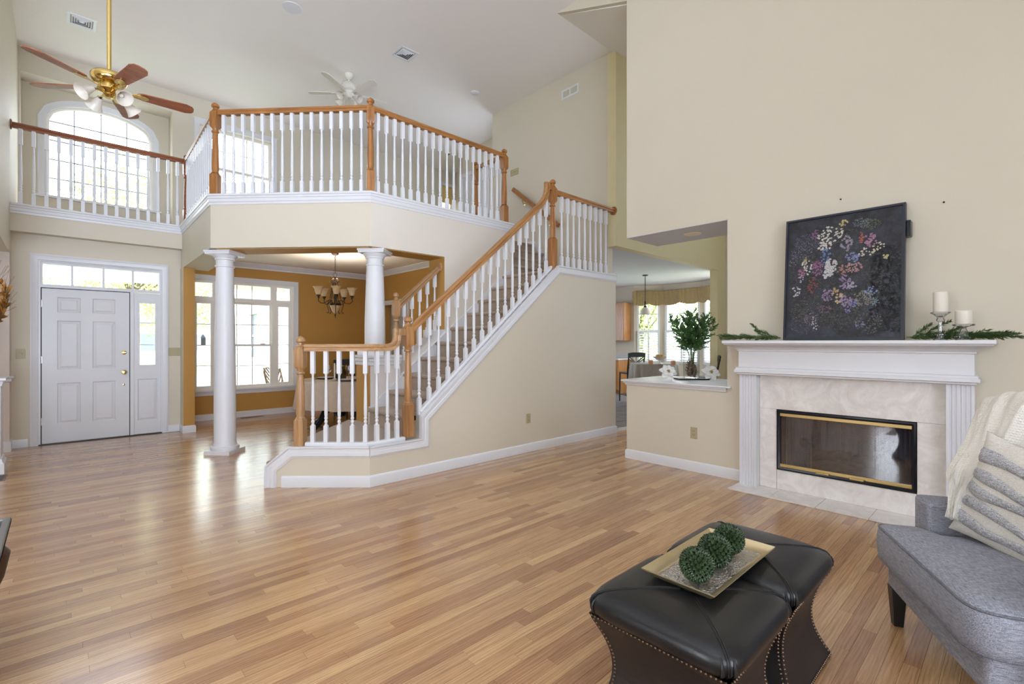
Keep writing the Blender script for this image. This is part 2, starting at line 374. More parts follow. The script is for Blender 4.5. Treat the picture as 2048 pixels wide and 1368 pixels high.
# floor: slab + strips
FLOOR = MB(); FLOOR.box(-3.3, 10.9, -3.6, 9.7, -0.2, -0.018)
FLOOR = struct(FLOOR.build('floor', M('floor_underlay', (120, 88, 60), 0.6)))
def proj(x, y, z):
    d = x * 0.68455 + y * 0.72897; l = x * 0.72897 - y * 0.68455
    return (1024 + 962 * l / d, 684 - 962 * (z - 1.33) / d, d) if d > 0.3 else (9999, 9999, d)
PW = 0.0572
unit = MB(); unit.box(0, 1, 0, 1, -0.018, 0)
UNITP = unit.mesh('plank', FLOORM)
UNITP.attributes.new('tone', 'FLOAT', 'POINT')
pr = random.Random(11); cand = []
def in_floor(x0, x1, y):
    if y < 8.60: xa, xb = -3.2, 9.3
    else: xa, xb = 1.46, 4.7
    if 4.15 < y < 8.6: xb = 4.7
    if y < 4.15: xb = 9.3
    return max(x0, xa), min(x1, xb)
for row in range(int((9.5 + 0.4) / PW)):
    y = -0.4 + row * PW; x = -3.2 - pr.random()
    while x < 9.3:
        ln = pr.choice((0.3, 0.45, 0.55, 0.7, 0.85, 1.0, 1.2, 1.5)) * pr.uniform(0.85, 1.15)
        a, b = in_floor(x, x + ln, y + PW / 2)
        if b - a > 0.03:
            pts = [proj(px_, y + PW / 2, 0) for px_ in (a, (a + b) / 2, b)]
            vis = any(-120 < p[0] < 2170 and 640 < p[1] < 1500 for p in pts)
            if vis:
                dm = min(p[2] for p in pts if p[2] > 0)
                cx = min(max((a + b) / 2, -2), 9)
                cand.append(((b - a) / max(0.6, dm) ** 2, a, b, y))
        x += ln
cand.sort(reverse=True)
tones = random.Random(5)
for k, (_, a, b, y) in enumerate(cand[:300]):
    o = bpy.data.objects.new('plank', UNITP); COL.objects.link(o); o.parent = FLOOR
    o.location = (a + 0.0004, y + 0.0005, 0); o.scale = (b - a - 0.0008, PW - 0.0010, 1)
rest = MB(); tl = []
for (_, a, b, y) in cand[300:]:
    rest.box(a + 0.0004, b - 0.0004, y + 0.0005, y + PW - 0.0005, -0.018, 0); tl += [tones.random()] * 8
ro = stuff(rest.build('far_planks', FLOORM, FLOOR))
at = ro.data.attributes.new('tone', 'FLOAT', 'POINT'); at.data.foreach_set('value', tl)

# ceilings
c = MB(); c.box(-3.3, FX + .001, -3.6, UY + .5, H, H + .15); c.box(FX + .001, 8.6, 4.19, UY + .5, H, H + .15)
CE = struct(c.build('ceiling', CEIL))
c = MB(); c.prism([(4.19, H), (4.19, H + .15), (-0.5, H - 1.62), (-0.5, H - 1.77)], 'X', FX + .06, 9.9)
struct(c.build('ceiling_hall', CEIL))
c = MB(); c.prism([(1.64, 6.6), (1.64, 9.6), (4.85, 9.6), (4.85, 5.42), (2.72, 5.42)], 'Z', 2.74, 2.98)
struct(c.build('ceiling_dining', CEIL))
c = MB(); c.box(6.0, 11.9, 4.268, 8.6, 2.80, 2.95)
struct(c.build('ceiling_kitchen', M('kitchen_ceiling_paint', (214, 214, 220), .75, var=.01, spec=.2)))
c = MB(); c.box(-3.2, -0.6, 6.2, 8.57, 2.42, 2.6); struct(c.build('ceiling_study', CEIL))

# fireplace wall with the pass-through opening and the firebox hole
m = MB()
wall_grid(m, 'X', FX, FX + .16, -3.6, 1.985, 0, H, [(.553, 1.522, .187, .725)])
m.box(FX, 5.42, 1.985, 3.13, 2.53, H)
m.prism([(3.13, 5.255), (3.13, H), (4.19, H)], 'X', FX, FX + .16)
struct(m.build('wall_fireplace', CREAM))
m = MB(); m.box(FX, 5.55, 1.985, 3.13, 0, .865); struct(m.build('wall_pass_through', CREAM))
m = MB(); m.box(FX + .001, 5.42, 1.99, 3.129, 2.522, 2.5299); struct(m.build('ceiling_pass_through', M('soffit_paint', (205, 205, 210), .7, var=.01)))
# back and left living-room walls (behind the camera), window bays open to daylight
m = MB(); wall_grid(m, 'Y', -3.6, -3.45, -3.3, FX, 0, H, [(.2, 1.7, .6, 2.2)]); struct(m.build('wall_back', CREAM))
m = MB(); wall_grid(m, 'X', -3.35, -3.2, -3.6, 8.6, 0, H, [(.8, 2.2, .6, 2.2)]); struct(m.build('wall_left_far', CREAM))
m = MB(); m.box(-3.3, -.6, 6.2, 6.35, 2.42, H); struct(m.build('wall_study_header', CREAM))
# left foyer wall, open below to the study
m = MB(); m.box(-.6, -.45, 6.2, 10.5, 2.42, H); struct(m.build('wall_left', CREAM))
m = MB(); m.box(-3.3, -.4505, 8.42, 8.9, 0, 2.4195); struct(m.build('wall_study', M('study_wall_paint', (226, 216, 208), .6, var=.01)))
# entry wall with the door unit, header under the gallery
m = MB(); wall_grid(m, 'Y', DY, DY + .15, -.45, 1.45, 0, 2.99, [(-.205, 1.085, 0, 2.385)]); struct(m.build('wall_front', CREAM))
m = MB(); m.box(1.31, 1.45, 8.40, 9.5, 0, 2.42)
struct(m.build('wall_dining_left', GOLD))
m = MB(); m.box(1.3095, 1.312, 8.401, DY, 0.0, 2.42); struct(m.build('wall_foyer_right', CREAM))
m = MB(); wall_grid(m, 'Y', WY, WY + .15, 1.44, 4.85, 0, 2.99, [(1.60, 3.23, .50, 2.385)]); struct(m.build('wall_dining_front', GOLD))
m = MB(); wall_grid(m, 'X', 4.73, 4.85, 5.43, 9.5, 0, 2.99, [(7.9, 8.75, 0, 2.06)]); struct(m.build('wall_dining_right', GOLD))
# loft face wall: beam + wall beside the stair, gold on the inside of the opening
m = MB()
m.prism([(2.57, 2.42), (2.57, 2.99), (4.76, 2.99), (4.76, 0), (3.586, 0), (3.586, 2.42)], 'Y', LY, LY + .05)
m.prism([(2.95, 0), (3.586, 0), (3.586, 1.46), (2.95, .935)], 'Y', LY, LY + .05)
struct(m.build('wall_stair_inner', M('stair_wall_paint', (226, 219, 208), .6, var=.01, spec=.25)))
m = MB()
m.prism([(2.60, 2.421), (2.60, 2.99), (4.76, 2.99), (4.76, 0), (3.5865, 0), (3.5865, 2.421)], 'Y', LY + .05, LY + .35)
m.prism([(2.95, 0), (3.586, 0), (3.586, 1.46), (2.95, .935)], 'Y', LY + .05, LY + .35)
m.box(3.5855, 3.5862, LY + .001, LY + .06, 1.4, 2.42)
struct(m.build('wall_dining_stair', GOLD))
m = MB(); m.box(2.5655, 2.95, LY, LY + .35, 0, 1.06); KN = struct(m.build('wall_knee', M('knee_wall_paint', (224, 218, 214), .55, var=.01)))
m = MB(); m.box(2.563, 2.5657, LY + .004, LY + .35, 0, 1.06); m.box(2.5655, 2.95, LY + .35, LY + .353, 0, 1.06)
m.build('gold_side', GOLD, KN, label='gold-painted end of the knee wall')
# diagonal loft beam, left beam, gallery fascia
C1 = (1.27, 6.46); C2 = (2.57, 5.08)
dx, dy = C2[0] - C1[0], C2[1] - C1[1]; dl = sqrt(dx * dx + dy * dy); tx, ty = dx / dl, dy / dl; nx, ny = -ty, tx
m = MB(); m.prism([C1, C2, (C2[0] + .145, C2[1] + .35), (C1[0] + .35, C1[1] + .15)], 'Z', 2.42, 2.99); struct(m.build('wall_loft_diagonal', CREAM))
m = MB(); m.prism([C1, (C1[0] + .35, C1[1] + .15), (1.66, 8.6), (1.31, 8.6), (1.31, 8.5)], 'Z', 2.42, 2.99); struct(m.build('wall_loft_left', CREAM))
m = MB(); m.prism([(C1[0] + .33, C1[1] + .17), (C2[0] + .1, C2[1] + .36), (C2[0] + .15, C2[1] + .40), (C1[0] + .37, C1[1] + .22)], 'Z', 2.419, 2.74)
m.prism([(C1[0] + .06, C1[1] - .005), (C2[0] + .005, C2[1] + .06), (C2[0] + .14, C2[1] + .34), (C1[0] + .34, C1[1] + .145)], 'Z', 2.412, 2.4201)
m.box(2.6, 3.586, LY + .03, LY + .35, 2.412, 2.4205)
struct(m.build('trim_beam_soffit', GOLD))
m = MB(); m.box(-.45, 1.31, 8.5, DY + .02, 2.70, 2.99); struct(m.build('wall_gallery', CREAM))
# loft floor
m = MB()
m.prism([(C1[0], C1[1]), (C2[0], C2[1]), (4.76, LY), (4.76, 5.80), (X6, 5.80), (7.5, 5.8), (7.5, 10.4), (-.45, 10.4), (-.45, 8.5), (1.31, 8.5)], 'Z', 2.985, LZ)
struct(m.build('floor_loft', CARPET))
# upper front wall with niche and loft window
m = MB(); wall_grid(m, 'Y', UY, UY + .36, -.45, 7.5, 2.9, H, [(-.43, 1.40, 2.99, 5.28), (1.80, 3.0, 3.75, 5.2), (6.98, 7.32, 3.9, 5.27)]); struct(m.build('wall_front_upper', CREAM))
# niche back wall with arched hole: columns following the arch
def arch_z(x):
    u = (x - .5) / .66
    return 4.80 + .31 * sqrt(max(0, 1 - u * u))
AX0, AX1 = -.16, 1.16
m = MB(); m.box(-.45, AX0, UY + .36, UY + .48, 2.9, H); m.box(AX1, 1.6, UY + .36, UY + .48, 2.9, H); m.box(AX0, AX1, UY + .36, UY + .48, 2.9, 3.60)
N = 24
for i in range(N):
    a = AX0 + (AX1 - AX0) * i / N; b = AX0 + (AX1 - AX0) * (i + 1) / N
    m.prism([(a, arch_z(a)), (b, arch_z(b)), (b, H), (a, H)], 'Y', UY + .36, UY + .48)
struct(m.build('wall_niche', CREAM))
# stair-side wall upstairs, loft hall walls
m = MB(); m.box(X6, X6 + .13, 4.271, 6.9, 0, H); struct(m.build('wall_stair_right', CREAM))
m = MB(); m.box(X6 + .13, 6.65, 6.77, 6.9, 2.9, H); m.box(6.65, 6.78, 6.8, 8.85, 2.9, H); m.box(6.65, 7.5, 8.75, 8.88, 2.9, H); m.box(7.36, 7.5, 8.85, 10.1, 2.9, H)
struct(m.build('wall_loft_hall', CREAM))
# wall between hall and kitchen
m = MB(); wall_grid(m, 'Y', 4.12, 4.27, X6, 9.9, 0, H, [(X6 - .1, 9.40, -.1, 2.75)]); struct(m.build('wall_kitchen', M('green_cream_wall_paint', (222, 212, 172), .6, var=.012, spec=.25)))
m = MB(); m.box(9.75, 9.9, -.6, 4.2, 0, 4.6); m.box(FX, 9.9, -.6, -.5, 0, 4.2); struct(m.build('wall_hall_end', CREAM))
# kitchen walls: right wall with bay, back
KX = 10.9
BAY = [(KX, 6.96), (11.32, 6.38), (11.30, 5.31), (10.83, 4.62)]
m = MB(); m.box(KX, KX + .12, 6.96, 8.6, 0, 2.9); m.box(5.97, KX + .12, 8.5, 8.62, 0, 2.9); m.box(10.83, 10.95, 4.2, 4.62, 0, 2.9)
KW = M('kitchen_wall_paint', (206, 196, 180), .6, var=.012)
struct(m.build('wall_kitchen_back', KW))
def seg_frame(p, q):
    p = Vector((p[0], p[1], 0)); q = Vector((q[0], q[1], 0)); t = (q - p); L_ = t.length; t.normalize()
    M_ = Matrix((( t.x, -t.y, 0, p.x), (t.y, t.x, 0, p.y), (0, 0, 1, 0), (0, 0, 0, 1)))   # local x along, local y to the left (= outside)
    return M_, L_
bayw = MB()
for p, q in zip(BAY[:-1], BAY[1:]):
    M_, L_ = seg_frame(p, q)
    bayw.box(0, .07, 0, .12, 0, 2.9, M_); bayw.box(L_ - .07, L_, 0, .12, 0, 2.9, M_)
    bayw.box(.07, L_ - .07, 0, .12, 0, .78, M_); bayw.box(.07, L_ - .07, 0, .12, 2.5, 2.9, M_)
struct(bayw.build('wall_bay', KW))

# stair outer wall and curb
PX = [(2.07, 0), (5.95, 0), (5.95, 2.30), (4.66, 2.30), (2.62, .585), (2.62, .36), (2.07, .36)]
m = MB(); m.prism(PX, 'Y', SY, SY + .10); m.box(5.87, 5.95, SY + .1, 4.2, 0, 2.3)
struct(m.build('wall_stair', CREAM))
K = Vector((2.07, SY, 0)); E = Vector((1.38, 4.75, 0)); ct = (K - E).normalized(); cn = Vector((-ct.y, ct.x, 0)); CL = (K - E).length
CM = Matrix(((ct.x, cn.x, 0, E.x), (ct.y, cn.y, 0, E.y), (0, 0, 1, 0), (0, 0, 0, 1)))
m = MB(); m.prism([(0, 0), (CL, 0), (CL, .36), (.205, .36), (0, .19)], 'Y', 0, .10, CM); struct(m.build('wall_curb', CREAM))

# ------------------------------------------------------------------ baseboards and mouldings
BB = [(0, 0), (0, .014), (.085, .014), (.098, .008), (.104, 0)]   # (height, out)
def baseboard(name, paths, h=.104):
    mb = MB(); k = h / .104
    for pth in paths:
        # path runs so that the wall is on its left when seen from above: out = to the right
        mb.sweep([(o, z * k) for z, o in BB], [(x, y, 0) for x, y in pth], (0, 0, 1))
    return struct(mb.build(name, WHITE))
# t x Z = right-hand side of travel
baseboard('baseboard_stair', [[(1.48, 4.657), (K.x, K.y), (5.95, SY), (5.95, 4.14)]])
baseboard('baseboard_pass_through', [[(FX + .5, 3.13), (FX, 3.13), (FX, 1.84)][::1]])
baseboard('baseboard_fireplace', [[(FX, .22), (FX, -3.4)]])
baseboard('baseboard_front', [[(-.45, DY), (-.30, DY)], [(1.135, DY), (1.31, DY), (1.31, 8.40), (1.45, 8.40), (1.45, 8.6)]])
baseboard('baseboard_dining', [[(1.45, WY), (4.73, WY), (4.73, 8.8)], [(4.73, 7.85), (4.73, 5.43)]])
baseboard('baseboard_study', [[(-3.1, 8.42), (-.45, 8.42), (-.45, DY)]], .13)
baseboard('baseboard_kitchen', [[(9.40, 4.12), (9.7, 4.12), (9.7, 3.0)]])
# crown moulding in the dining room
m = MB(); CR = [(0, 0), (.075, 0), (.075, -.012), (.05, -.035), (.03, -.06), (.012, -.075), (.012, -.10), (0, -.10)]
m.sweep(CR, [(1.45, 8.6, 2.74), (1.45, WY, 2.74), (4.73, WY, 2.74), (4.73, 5.43, 2.74), (2.9, 5.43, 2.74)], (0, 0, 1)); struct(m.build('trim_1', WHITE))
# loft edge moulding
EDGE = [(-.02, -.11), (.010, -.11), (.014, -.085), (.022, -.078), (.022, -.045), (.03, -.038), (.03, -.018), (.042, -.012), (.042, .006), (.036, .012), (-.06, .012), (-.06, -.02), (-.02, -.02)]
m = MB(); ez = 3.028
m.sweep(EDGE, [(-.45, 8.5, ez), (1.31, 8.5, ez), (C1[0], C1[1], ez), (C2[0], C2[1], ez), (4.78, LY, ez)], (0, 0, 1)); struct(m.build('trim_2', WHITE))
# stair wall cap moulding: casing following the curb, the stringer and the landing edge (b = out of the wall)
CAS = [(-.004, -.10), (-.004, .012), (.0, .026), (.014, .026), (.022, .014), (.042, .014), (.05, .020), (.078, .020), (.088, .008), (.092, 0), (.092, -.004)]
CAS = [(.012, -.02), (.012, .03), (0, .03), (-.010, .016), (-.034, .016), (-.040, .022), (-.072, .022), (-.082, .012), (-.09, .010), (-.09, 0), (0, -.002), (0, -.02)]
m = MB()
# t x b with b = -Y, t = +X  ->  (1,0,0)x(0,-1,0) = (0,0,-1): n points down, so profile n is negated
CASX = [(-u, q) for u, q in CAS]
m.sweep(CASX, [(K.x, SY, .36), (2.62, SY, .36), (2.62, SY, .585), (4.66, SY, 2.30), (5.95, SY, 2.30)], (0, -1, 0)); struct(m.build('trim_3', WHITE))
m = MB()
pts = [E + Vector((0, 0, .0)), E + Vector((0, 0, .19)), E + ct * .205 + Vector((0, 0, .36)), K + Vector((0, 0, .36))]
m.sweep(CASX, pts, -cn); struct(m.build('trim_4', WHITE))
# inner skirt board with its cap along the stair
m = MB()
m.prism([(2.54, .40), (2.54, .60), (2.60, .60), (2.64, .665), (4.66, 2.335), (4.78, 2.40), (4.78, 2.0), (2.8, .40)], 'Y', LY - .018, LY + .001); struct(m.build('trim_5', WHITE))
m = MB()
m.sweep([(-.0, -.01), (-.0, .36), (-.016, .37), (-.016, -.02)], [(2.95, LY - .012, .95), (3.586, LY - .012, 1.472)], (0, 1, 0))
m.box(3.5, 3.586, LY - .02, LY + .37, 1.39, 1.49)
struct(m.build('trim_6', WHITE))
# knee-wall cap
m = MB(); KC = [(0, 1.06), (.014, 1.065), (.014, 1.10), (.026, 1.11), (.026, 1.14), (.045, 1.152), (.045, 1.175), (0, 1.175)]
m.sweep(KC, [(2.565, LY + .35, 0), (2.565, LY, 0), (2.95, LY, 0)], (0, 0, 1)); m.box(2.53, 2.95, LY - .03, LY + .38, 1.16, 1.178); struct(m.build('trim_7', WHITE))
# pass-through ledge
m = MB()
m.box(FX - .05, 5.62, 1.99, 3.18, .880, .900)
m.sweep([(0, .835), (.012, .838), (.02, .858), (.034, .866), (.034, .88), (0, .88)], [(5.55, 3.13, 0), (FX, 3.13, 0), (FX, 1.99, 0)], (0, 0, 1))
m.box(FX - .05, FX, 1.94, 1.99, .88, .90)
struct(m.build('trim_8', WHITE, bev=.006))
# right landing skirting on the stairwell wall
m = MB(); m.prism([(4.13, 2.27), (4.13, 2.35), (5.06, 2.35), (5.80, 3.08), (6.9, 3.08), (6.9, 2.99), (5.8, 2.99), (5.2, 2.27)], 'X', X6 - .015, X6 + .001); struct(m.build('trim_9', WHITE))
# chair rail + wainscot panel mould in the study
m = MB(); m.sweep([(0, .84), (.02, .85), (.02, .885), (.04, .90), (.04, .915), (0, .915)], [(-3, 8.42, 0), (-.45, 8.42, 0), (-.45, DY, 0)], (0, 0, 1))
for a, b in ((-.95, -.57), (-1.5, -1.05)):
    m.sweep([(0, 0), (.022, 0), (.022, .012), (0, .016)], [(a, 8.42, .24), (b, 8.42, .24), (b, 8.42, .74), (a, 8.42, .74)], (0, -1, 0), closed=True)
    m.sweep([(0, 0), (.008, 0), (.008, .008), (0, .008)], [(a + .05, 8.42, .29), (b - .05, 8.42, .29), (b - .05, 8.42, .69), (a + .05, 8.42, .69)], (0, -1, 0), closed=True)
struct(m.build('trim_10', WHITE))
# kitchen tile floor
KF = MB(); KF.box(X6 + .13, 11.4, 4.13, 8.5, -.02, -.004); KF = struct(KF.build('floor_kitchen', GROUT))
u = MB(); u.box(0, .333, 0, .333, -.004, .004); UT = u.mesh('tile', TILEK)
for i in range(14):
    for j in range(12):
        x = 6.12 + i * .345; y = 4.28 + j * .345
        if x < 10.9 and y < 8.4:
            o = bpy.data.objects.new('tile', UT); COL.objects.link(o); o.parent = KF; o.location = (x, y, 0)
m = MB(); m.box(5.95, 9.4, 4.12, 4.27, -.018, .008); struct(m.build('trim_11', MARB))
# ------------------------------------------------------------------ windows and the entry door
def frame_rect(mb, x0, x1, z0, z1, wd, y0, y1, m=None):
    mb.box(x0, x0 + wd, y0, y1, z0, z1, m); mb.box(x1 - wd, x1, y0, y1, z0, z1, m)
    mb.box(x0 + wd, x1 - wd, y0, y1, z0, z0 + wd, m); mb.box(x0 + wd, x1 - wd, y0, y1, z1 - wd, z1, m)
def wparent(name, label=None):
    o = bpy.data.objects.new(name, None); COL.objects.link(o); o['kind'] = 'structure'
    return o
MUNT = M('grille_bars', (190, 168, 158), .5)  # flare around the bright panes put into the bar colour as brown
def pane(par, x0, x1, y, z0, z1, vx=(), hz=(), bw=.011, m=None, mat=None):
    g = MB(); g.box(x0, x1, y, y + .006, z0, z1, m); go = g.build('pane', GLASS, par)
    if vx or hz:
        b = MB()
        for x in vx: b.box(x - bw / 2, x + bw / 2, y - .006, y + .012, z0, z1, m)
        for z in hz: b.box(x0, x1, y - .005, y + .011, z - bw / 2, z + bw / 2, m)
        b.build('grille', mat or MUNT, par)
# dining window (window_1)
W1 = wparent('window_1')
m = MB(); X0, X1, Z0, Z1 = 1.60, 3.23, .50, 2.385
CASW = [(0, 0), (0, .014), (.012, .02), (.06, .02), (.075, .026), (.085, .02), (.085, 0)]
m.sweep([(-u, q) for u, q in CASW], [(X0, WY, Z0 - .02), (X0, WY, Z1), (X1, WY, Z1), (X1, WY, Z0 - .02)], (0, -1, 0))
m.build('casing', WHITE, W1)
m = MB(); m.box(X0 - .10, X1 + .10, WY - .055, WY + .02, Z0 - .02, Z0 + .01); m.box(X0 - .085, X1 + .085, WY - .018, WY, Z0 - .085, Z0 - .02); m.build('sill', WHITE, W1, bev=.006)
FRM = M('window_vinyl', (246, 243, 236), .4, var=.01)
fr = MB(); fr.box(X0 + .0005, X0 + .006, WY + .0005, WY + .03, Z0, Z1); fr.box(X1 - .006, X1 - .0005, WY + .0005, WY + .03, Z0, Z1); fr.box(X0 + .006, X1 - .006, WY + .0005, WY + .03, Z1 - .006, Z1 - .0005); ym0, ym1 = WY + .03, WY + .12
fr.box(X0, X0 + .03, ym0, ym1, Z0, Z1); fr.box(X1 - .03, X1, ym0, ym1, Z0, Z1); fr.box(X0 + .001, X1 - .001, ym0 + .002, ym1 - .002, Z0 + .001, Z0 + .03); fr.box(X0 + .001, X1 - .001, ym0 + .002, ym1 - .002, Z1 - .02, Z1 - .001)
fr.box(1.926, 1.989, ym0 + .004, ym1 - .004, Z0 + .002, Z1 - .002); fr.box(2.861, 2.924, ym0 + .004, ym1 - .004, Z0 + .002, Z1 - .002); fr.box(X0 + .001, X1 - .001, ym0 + .002, ym1 - .002, 2.035, 2.085); fr.build('frame', FRM, W1)
for (a, b, vx, nm) in ((1.63, 1.925, (), 's'), (1.99, 2.86, (2.285, 2.53), 'c'), (2.925, 3.20, (), 's')):
    s = MB(); frame_rect(s, a, b, 2.085, 2.365, .022, WY + .05, WY + .10); s.build('sash', FRM, W1)
    pane(W1, a + .022, b - .022, WY + .07, 2.107, 2.345, vx)
    if nm == 's':
        s = MB(); frame_rect(s, a, b, .53, 2.035, .048, WY + .045, WY + .10); s.build('sash', FRM, W1)
        pane(W1, a + .048, b - .048, WY + .07, .578, 1.987, (), (.925, 1.275, 1.635))
    else:
        s = MB(); frame_rect(s, a, b, 1.255, 2.035, .035, WY + .075, WY + .11); s.build('sash', FRM, W1)
        s = MB(); frame_rect(s, a, b, .53, 1.29, .035, WY + .04, WY + .075); s.build('sash', FRM, W1)
        pane(W1, a + .035, b - .035, WY + .09, 1.29, 2.0, vx, (1.64,)); pane(W1, a + .035, b - .035, WY + .055, .565, 1.255, vx, (.905,))
        s = MB(); s.box(2.66, 2.74, WY + .03, WY + .06, 1.288, 1.305); s.build('sash_lock', FRM, W1)
# arched window in the niche (window_2)
W2 = wparent('window_2'); yN = UY + .36
pts = [(AX0, yN, 3.60), (AX0, yN, 4.80)] + [(AX0 + (AX1 - AX0) * i / 24, yN, arch_z(AX0 + (AX1 - AX0) * i / 24)) for i in range(1, 24)] + [(AX1, yN, 4.80), (AX1, yN, 3.60)]
m = MB(); m.sweep([(-u * 1.15, q) for u, q in CASW], pts, (0, -1, 0)); m.build('casing', WHITE, W2)
m = MB(); m.sweep([(0, -.10), (0, -.03), (.035, -.03), (.035, -.10)], pts, (0, -1, 0)); m.build('frame', FRM, W2)
m = MB(); m.box(AX0 - .13, AX1 + .13, yN - .05, yN + .03, 3.57, 3.605); m.build('sill', WHITE, W2)
m = MB(); gp = [(AX0 + .03, 3.60)] + [(AX0 + .03 + (AX1 - AX0 - .06) * i / 24, arch_z(AX0 + (AX1 - AX0) * i / 24) - .03) for i in range(25)] + [(AX1 - .03, 3.60)]
m.prism(gp, 'Y', yN + .065, yN + .07); m.build('pane', GLASS, W2)
m = MB()
for x in (.165, .49, .82): m.box(x - .007, x + .007, yN + .055, yN + .08, 3.6, arch_z(x) - .02)
for z in (3.895, 4.19, 4.49, 4.785): m.box(AX0 + .02, AX1 - .02, yN + .056, yN + .079, z - .007, z + .007)
m.build('grille', M('grey_grille', (156, 158, 165), .5), W2)
# loft window (window_3)
W3 = wparent('window_3')
m = MB(); m.sweep([(-u, q) for u, q in CASW], [(1.80, UY, 3.75), (1.80, UY, 5.2), (3.0, UY, 5.2), (3.0, UY, 3.75)], (0, -1, 0)); m.build('casing', WHITE, W3)
m = MB(); m.box(1.7, 3.1, UY - .045, UY + .02, 3.72, 3.755); m.build('sill', WHITE, W3)
m = MB(); m.box(1.70, 3.10, UY - .012, UY - .001, 5.285, 5.30); m.build('head_moulding', WHITE, W3)
s = MB(); frame_rect(s, 1.80, 3.0, 4.46, 5.2, .05, UY + .08, UY + .13); s.build('sash', FRM, W3)
s = MB(); frame_rect(s, 1.80, 3.0, 3.75, 4.51, .05, UY + .04, UY + .08); s.build('sash', FRM, W3)
pane(W3, 1.85, 2.95, UY + .10, 4.51, 5.15, (2.22, 2.58), (4.83,)); pane(W3, 1.85, 2.95, UY + .06, 3.8, 4.46, (2.22, 2.58), (4.13,))
# small window at the end of the loft with a drawn shade (window_4)
W4 = wparent('window_4')
m = MB(); m.sweep([(-u * .8, q) for u, q in CASW], [(6.98, UY, 3.9), (6.98, UY, 5.27), (7.32, UY, 5.27), (7.32, UY, 3.9)], (0, -1, 0)); m.build('casing', WHITE, W4)
m = MB(); m.box(6.98, 7.32, UY + .05, UY + .055, 4.85, 5.27); m.build('roller_shade', M('honey_shade', (236, 204, 130), .8), W4)
s = MB(); frame_rect(s, 6.98, 7.32, 3.9, 5.27, .03, UY + .08, UY + .12); s.build('sash', FRM, W4)
pane(W4, 7.0, 7.3, UY + .1, 3.93, 5.24, (), (4.58,))
# kitchen bay windows with half shutters (window_5..7)
for k, (p, q) in enumerate(zip(BAY[:-1], BAY[1:])):
    W = wparent('window_%d' % (5 + k)); M_, L_ = seg_frame(p, q)
    s = MB(); frame_rect(s, .07, L_ - .07, .78, 2.5, .055, .0, .09, M_); s.box(.07, L_ - .07, .02, .08, 1.60, 1.65, M_); s.build('sash', WHITE, W)
    pane(W, .12, L_ - .12, .05, .83, 2.45, (L_ / 2,), (2.05,), .02, M_, WHITE)
    sh = MB(); frame_rect(sh, .08, L_ - .08, .80, 1.62, .05, -.035, -.005, M_); sh.box(L_ / 2 - .02, L_ / 2 + .02, -.035, -.005, .85, 1.57, M_); sh.build('shutter_frame', WHITE, W)
    for i in range(11):
        z = .875 + i * .066; lv = MB()
        tm = M_ @ Matrix.Translation((L_ / 2, -.02, z)) @ Matrix.Rotation(radians(-24), 4, 'X')
        lv.box(-L_ / 2 + .13, L_ / 2 - .13, -.028, .028, -.004, .004, tm); lv.build('louver', WHITE, W)

# entry door (door_1): slab, sidelight, transom
D1 = wparent('door_1'); yd = DY
m = MB(); m.sweep([(-u, q) for u, q in [(0, 0), (0, .012), (.01, .018), (.05, .018), (.062, .026), (.075, .022), (.075, 0)]], [(-.205, yd, 0), (-.205, yd, 2.385), (1.085, yd, 2.385), (1.085, yd, 0)], (0, -1, 0)); m.build('casing', WHITE, D1)
m = MB()
for (a, b) in ((-.205, -.185),): m.box(a, b, yd, yd + .14, 0, 2.385)
m.box(1.075, 1.085, yd, yd + .14, 0, 2.385); m.box(-.204, 1.084, yd + .002, yd + .138, 2.371, 2.384)
m.box(.722, .762, yd + .005, yd + .12, 0, 2.04); m.box(-.185, 1.075, yd + .002, yd + .12, 2.036, 2.078); m.box(-.184, 1.074, yd + .031, yd + .099, 2.34, 2.3705)
m.box(-.1845, -.165, yd + .033, yd + .097, 2.06, 2.369); m.box(1.055, 1.0745, yd + .033, yd + .097, 2.06, 2.369); m.box(-.186, -.168, yd + .075, yd + .10, 0, 2.05); m.box(.70, .73, yd + .075, yd + .10, 0, 2.05); m.box(-.18, .73, yd + .075, yd + .10, 2.02, 2.06); m.build('frame', WHITE, D1)
m = MB(); m.box(-.205, 1.085, yd - .02, yd + .15, -.002, .012); m.build('threshold', BRONZE, D1)
pane(D1, -.165, 1.055, yd + .06, 2.078, 2.34, (.115, .435, .755), (), .022, None, WHITE)
def panelled(par, name, x0, x1, z0, z1, y, panels, mat):
    s = MB(); th = .044
    wall_grid(s, 'Y', y, y + th, x0, x1, z0, z1, panels)
    for (a, b, c_, d) in panels:
        s.box(a, b, y + .016, y + th - .002, c_, d)
        # moulded slope and raised field
        def ring(i0, o0, i1, o1):
            v = [(a + i0, y + o0, c_ + i0), (b - i0, y + o0, c_ + i0), (b - i0, y + o0, d - i0), (a + i0, y + o0, d - i0), (a + i1, y + o1, c_ + i1), (b - i1, y + o1, c_ + i1), (b - i1, y + o1, d - i1), (a + i1, y + o1, d - i1)]
            s.add(v, [(0, 1, 5, 4), (1, 2, 6, 5), (2, 3, 7, 6), (3, 0, 4, 7)])
        ring(0, 0, .012, .012); ring(.012, .012, .018, .012); ring(.018, .012, .042, .003)
        s.box(a + .042, b - .042, y + .003, y + .02, c_ + .042, d - .042)
    return s.build(name, mat, par, ang=25)
cols = ((-.03, .20), (.32, .56)); rows = ((.25, .79), (.97, 1.61), (1.72, 1.92))
g_ = MB(); g_.box(-.185, -.176, yd + .034, yd + .07, .01, 2.036); g_.box(.714, .722, yd + .034, yd + .07, .01, 2.036); g_.box(-.185, .722, yd + .034, yd + .07, 2.028, 2.036); g_.build('gap_shade_strip', DARK, D1)  # dark strip drawn in for the shade in the gap round the slab
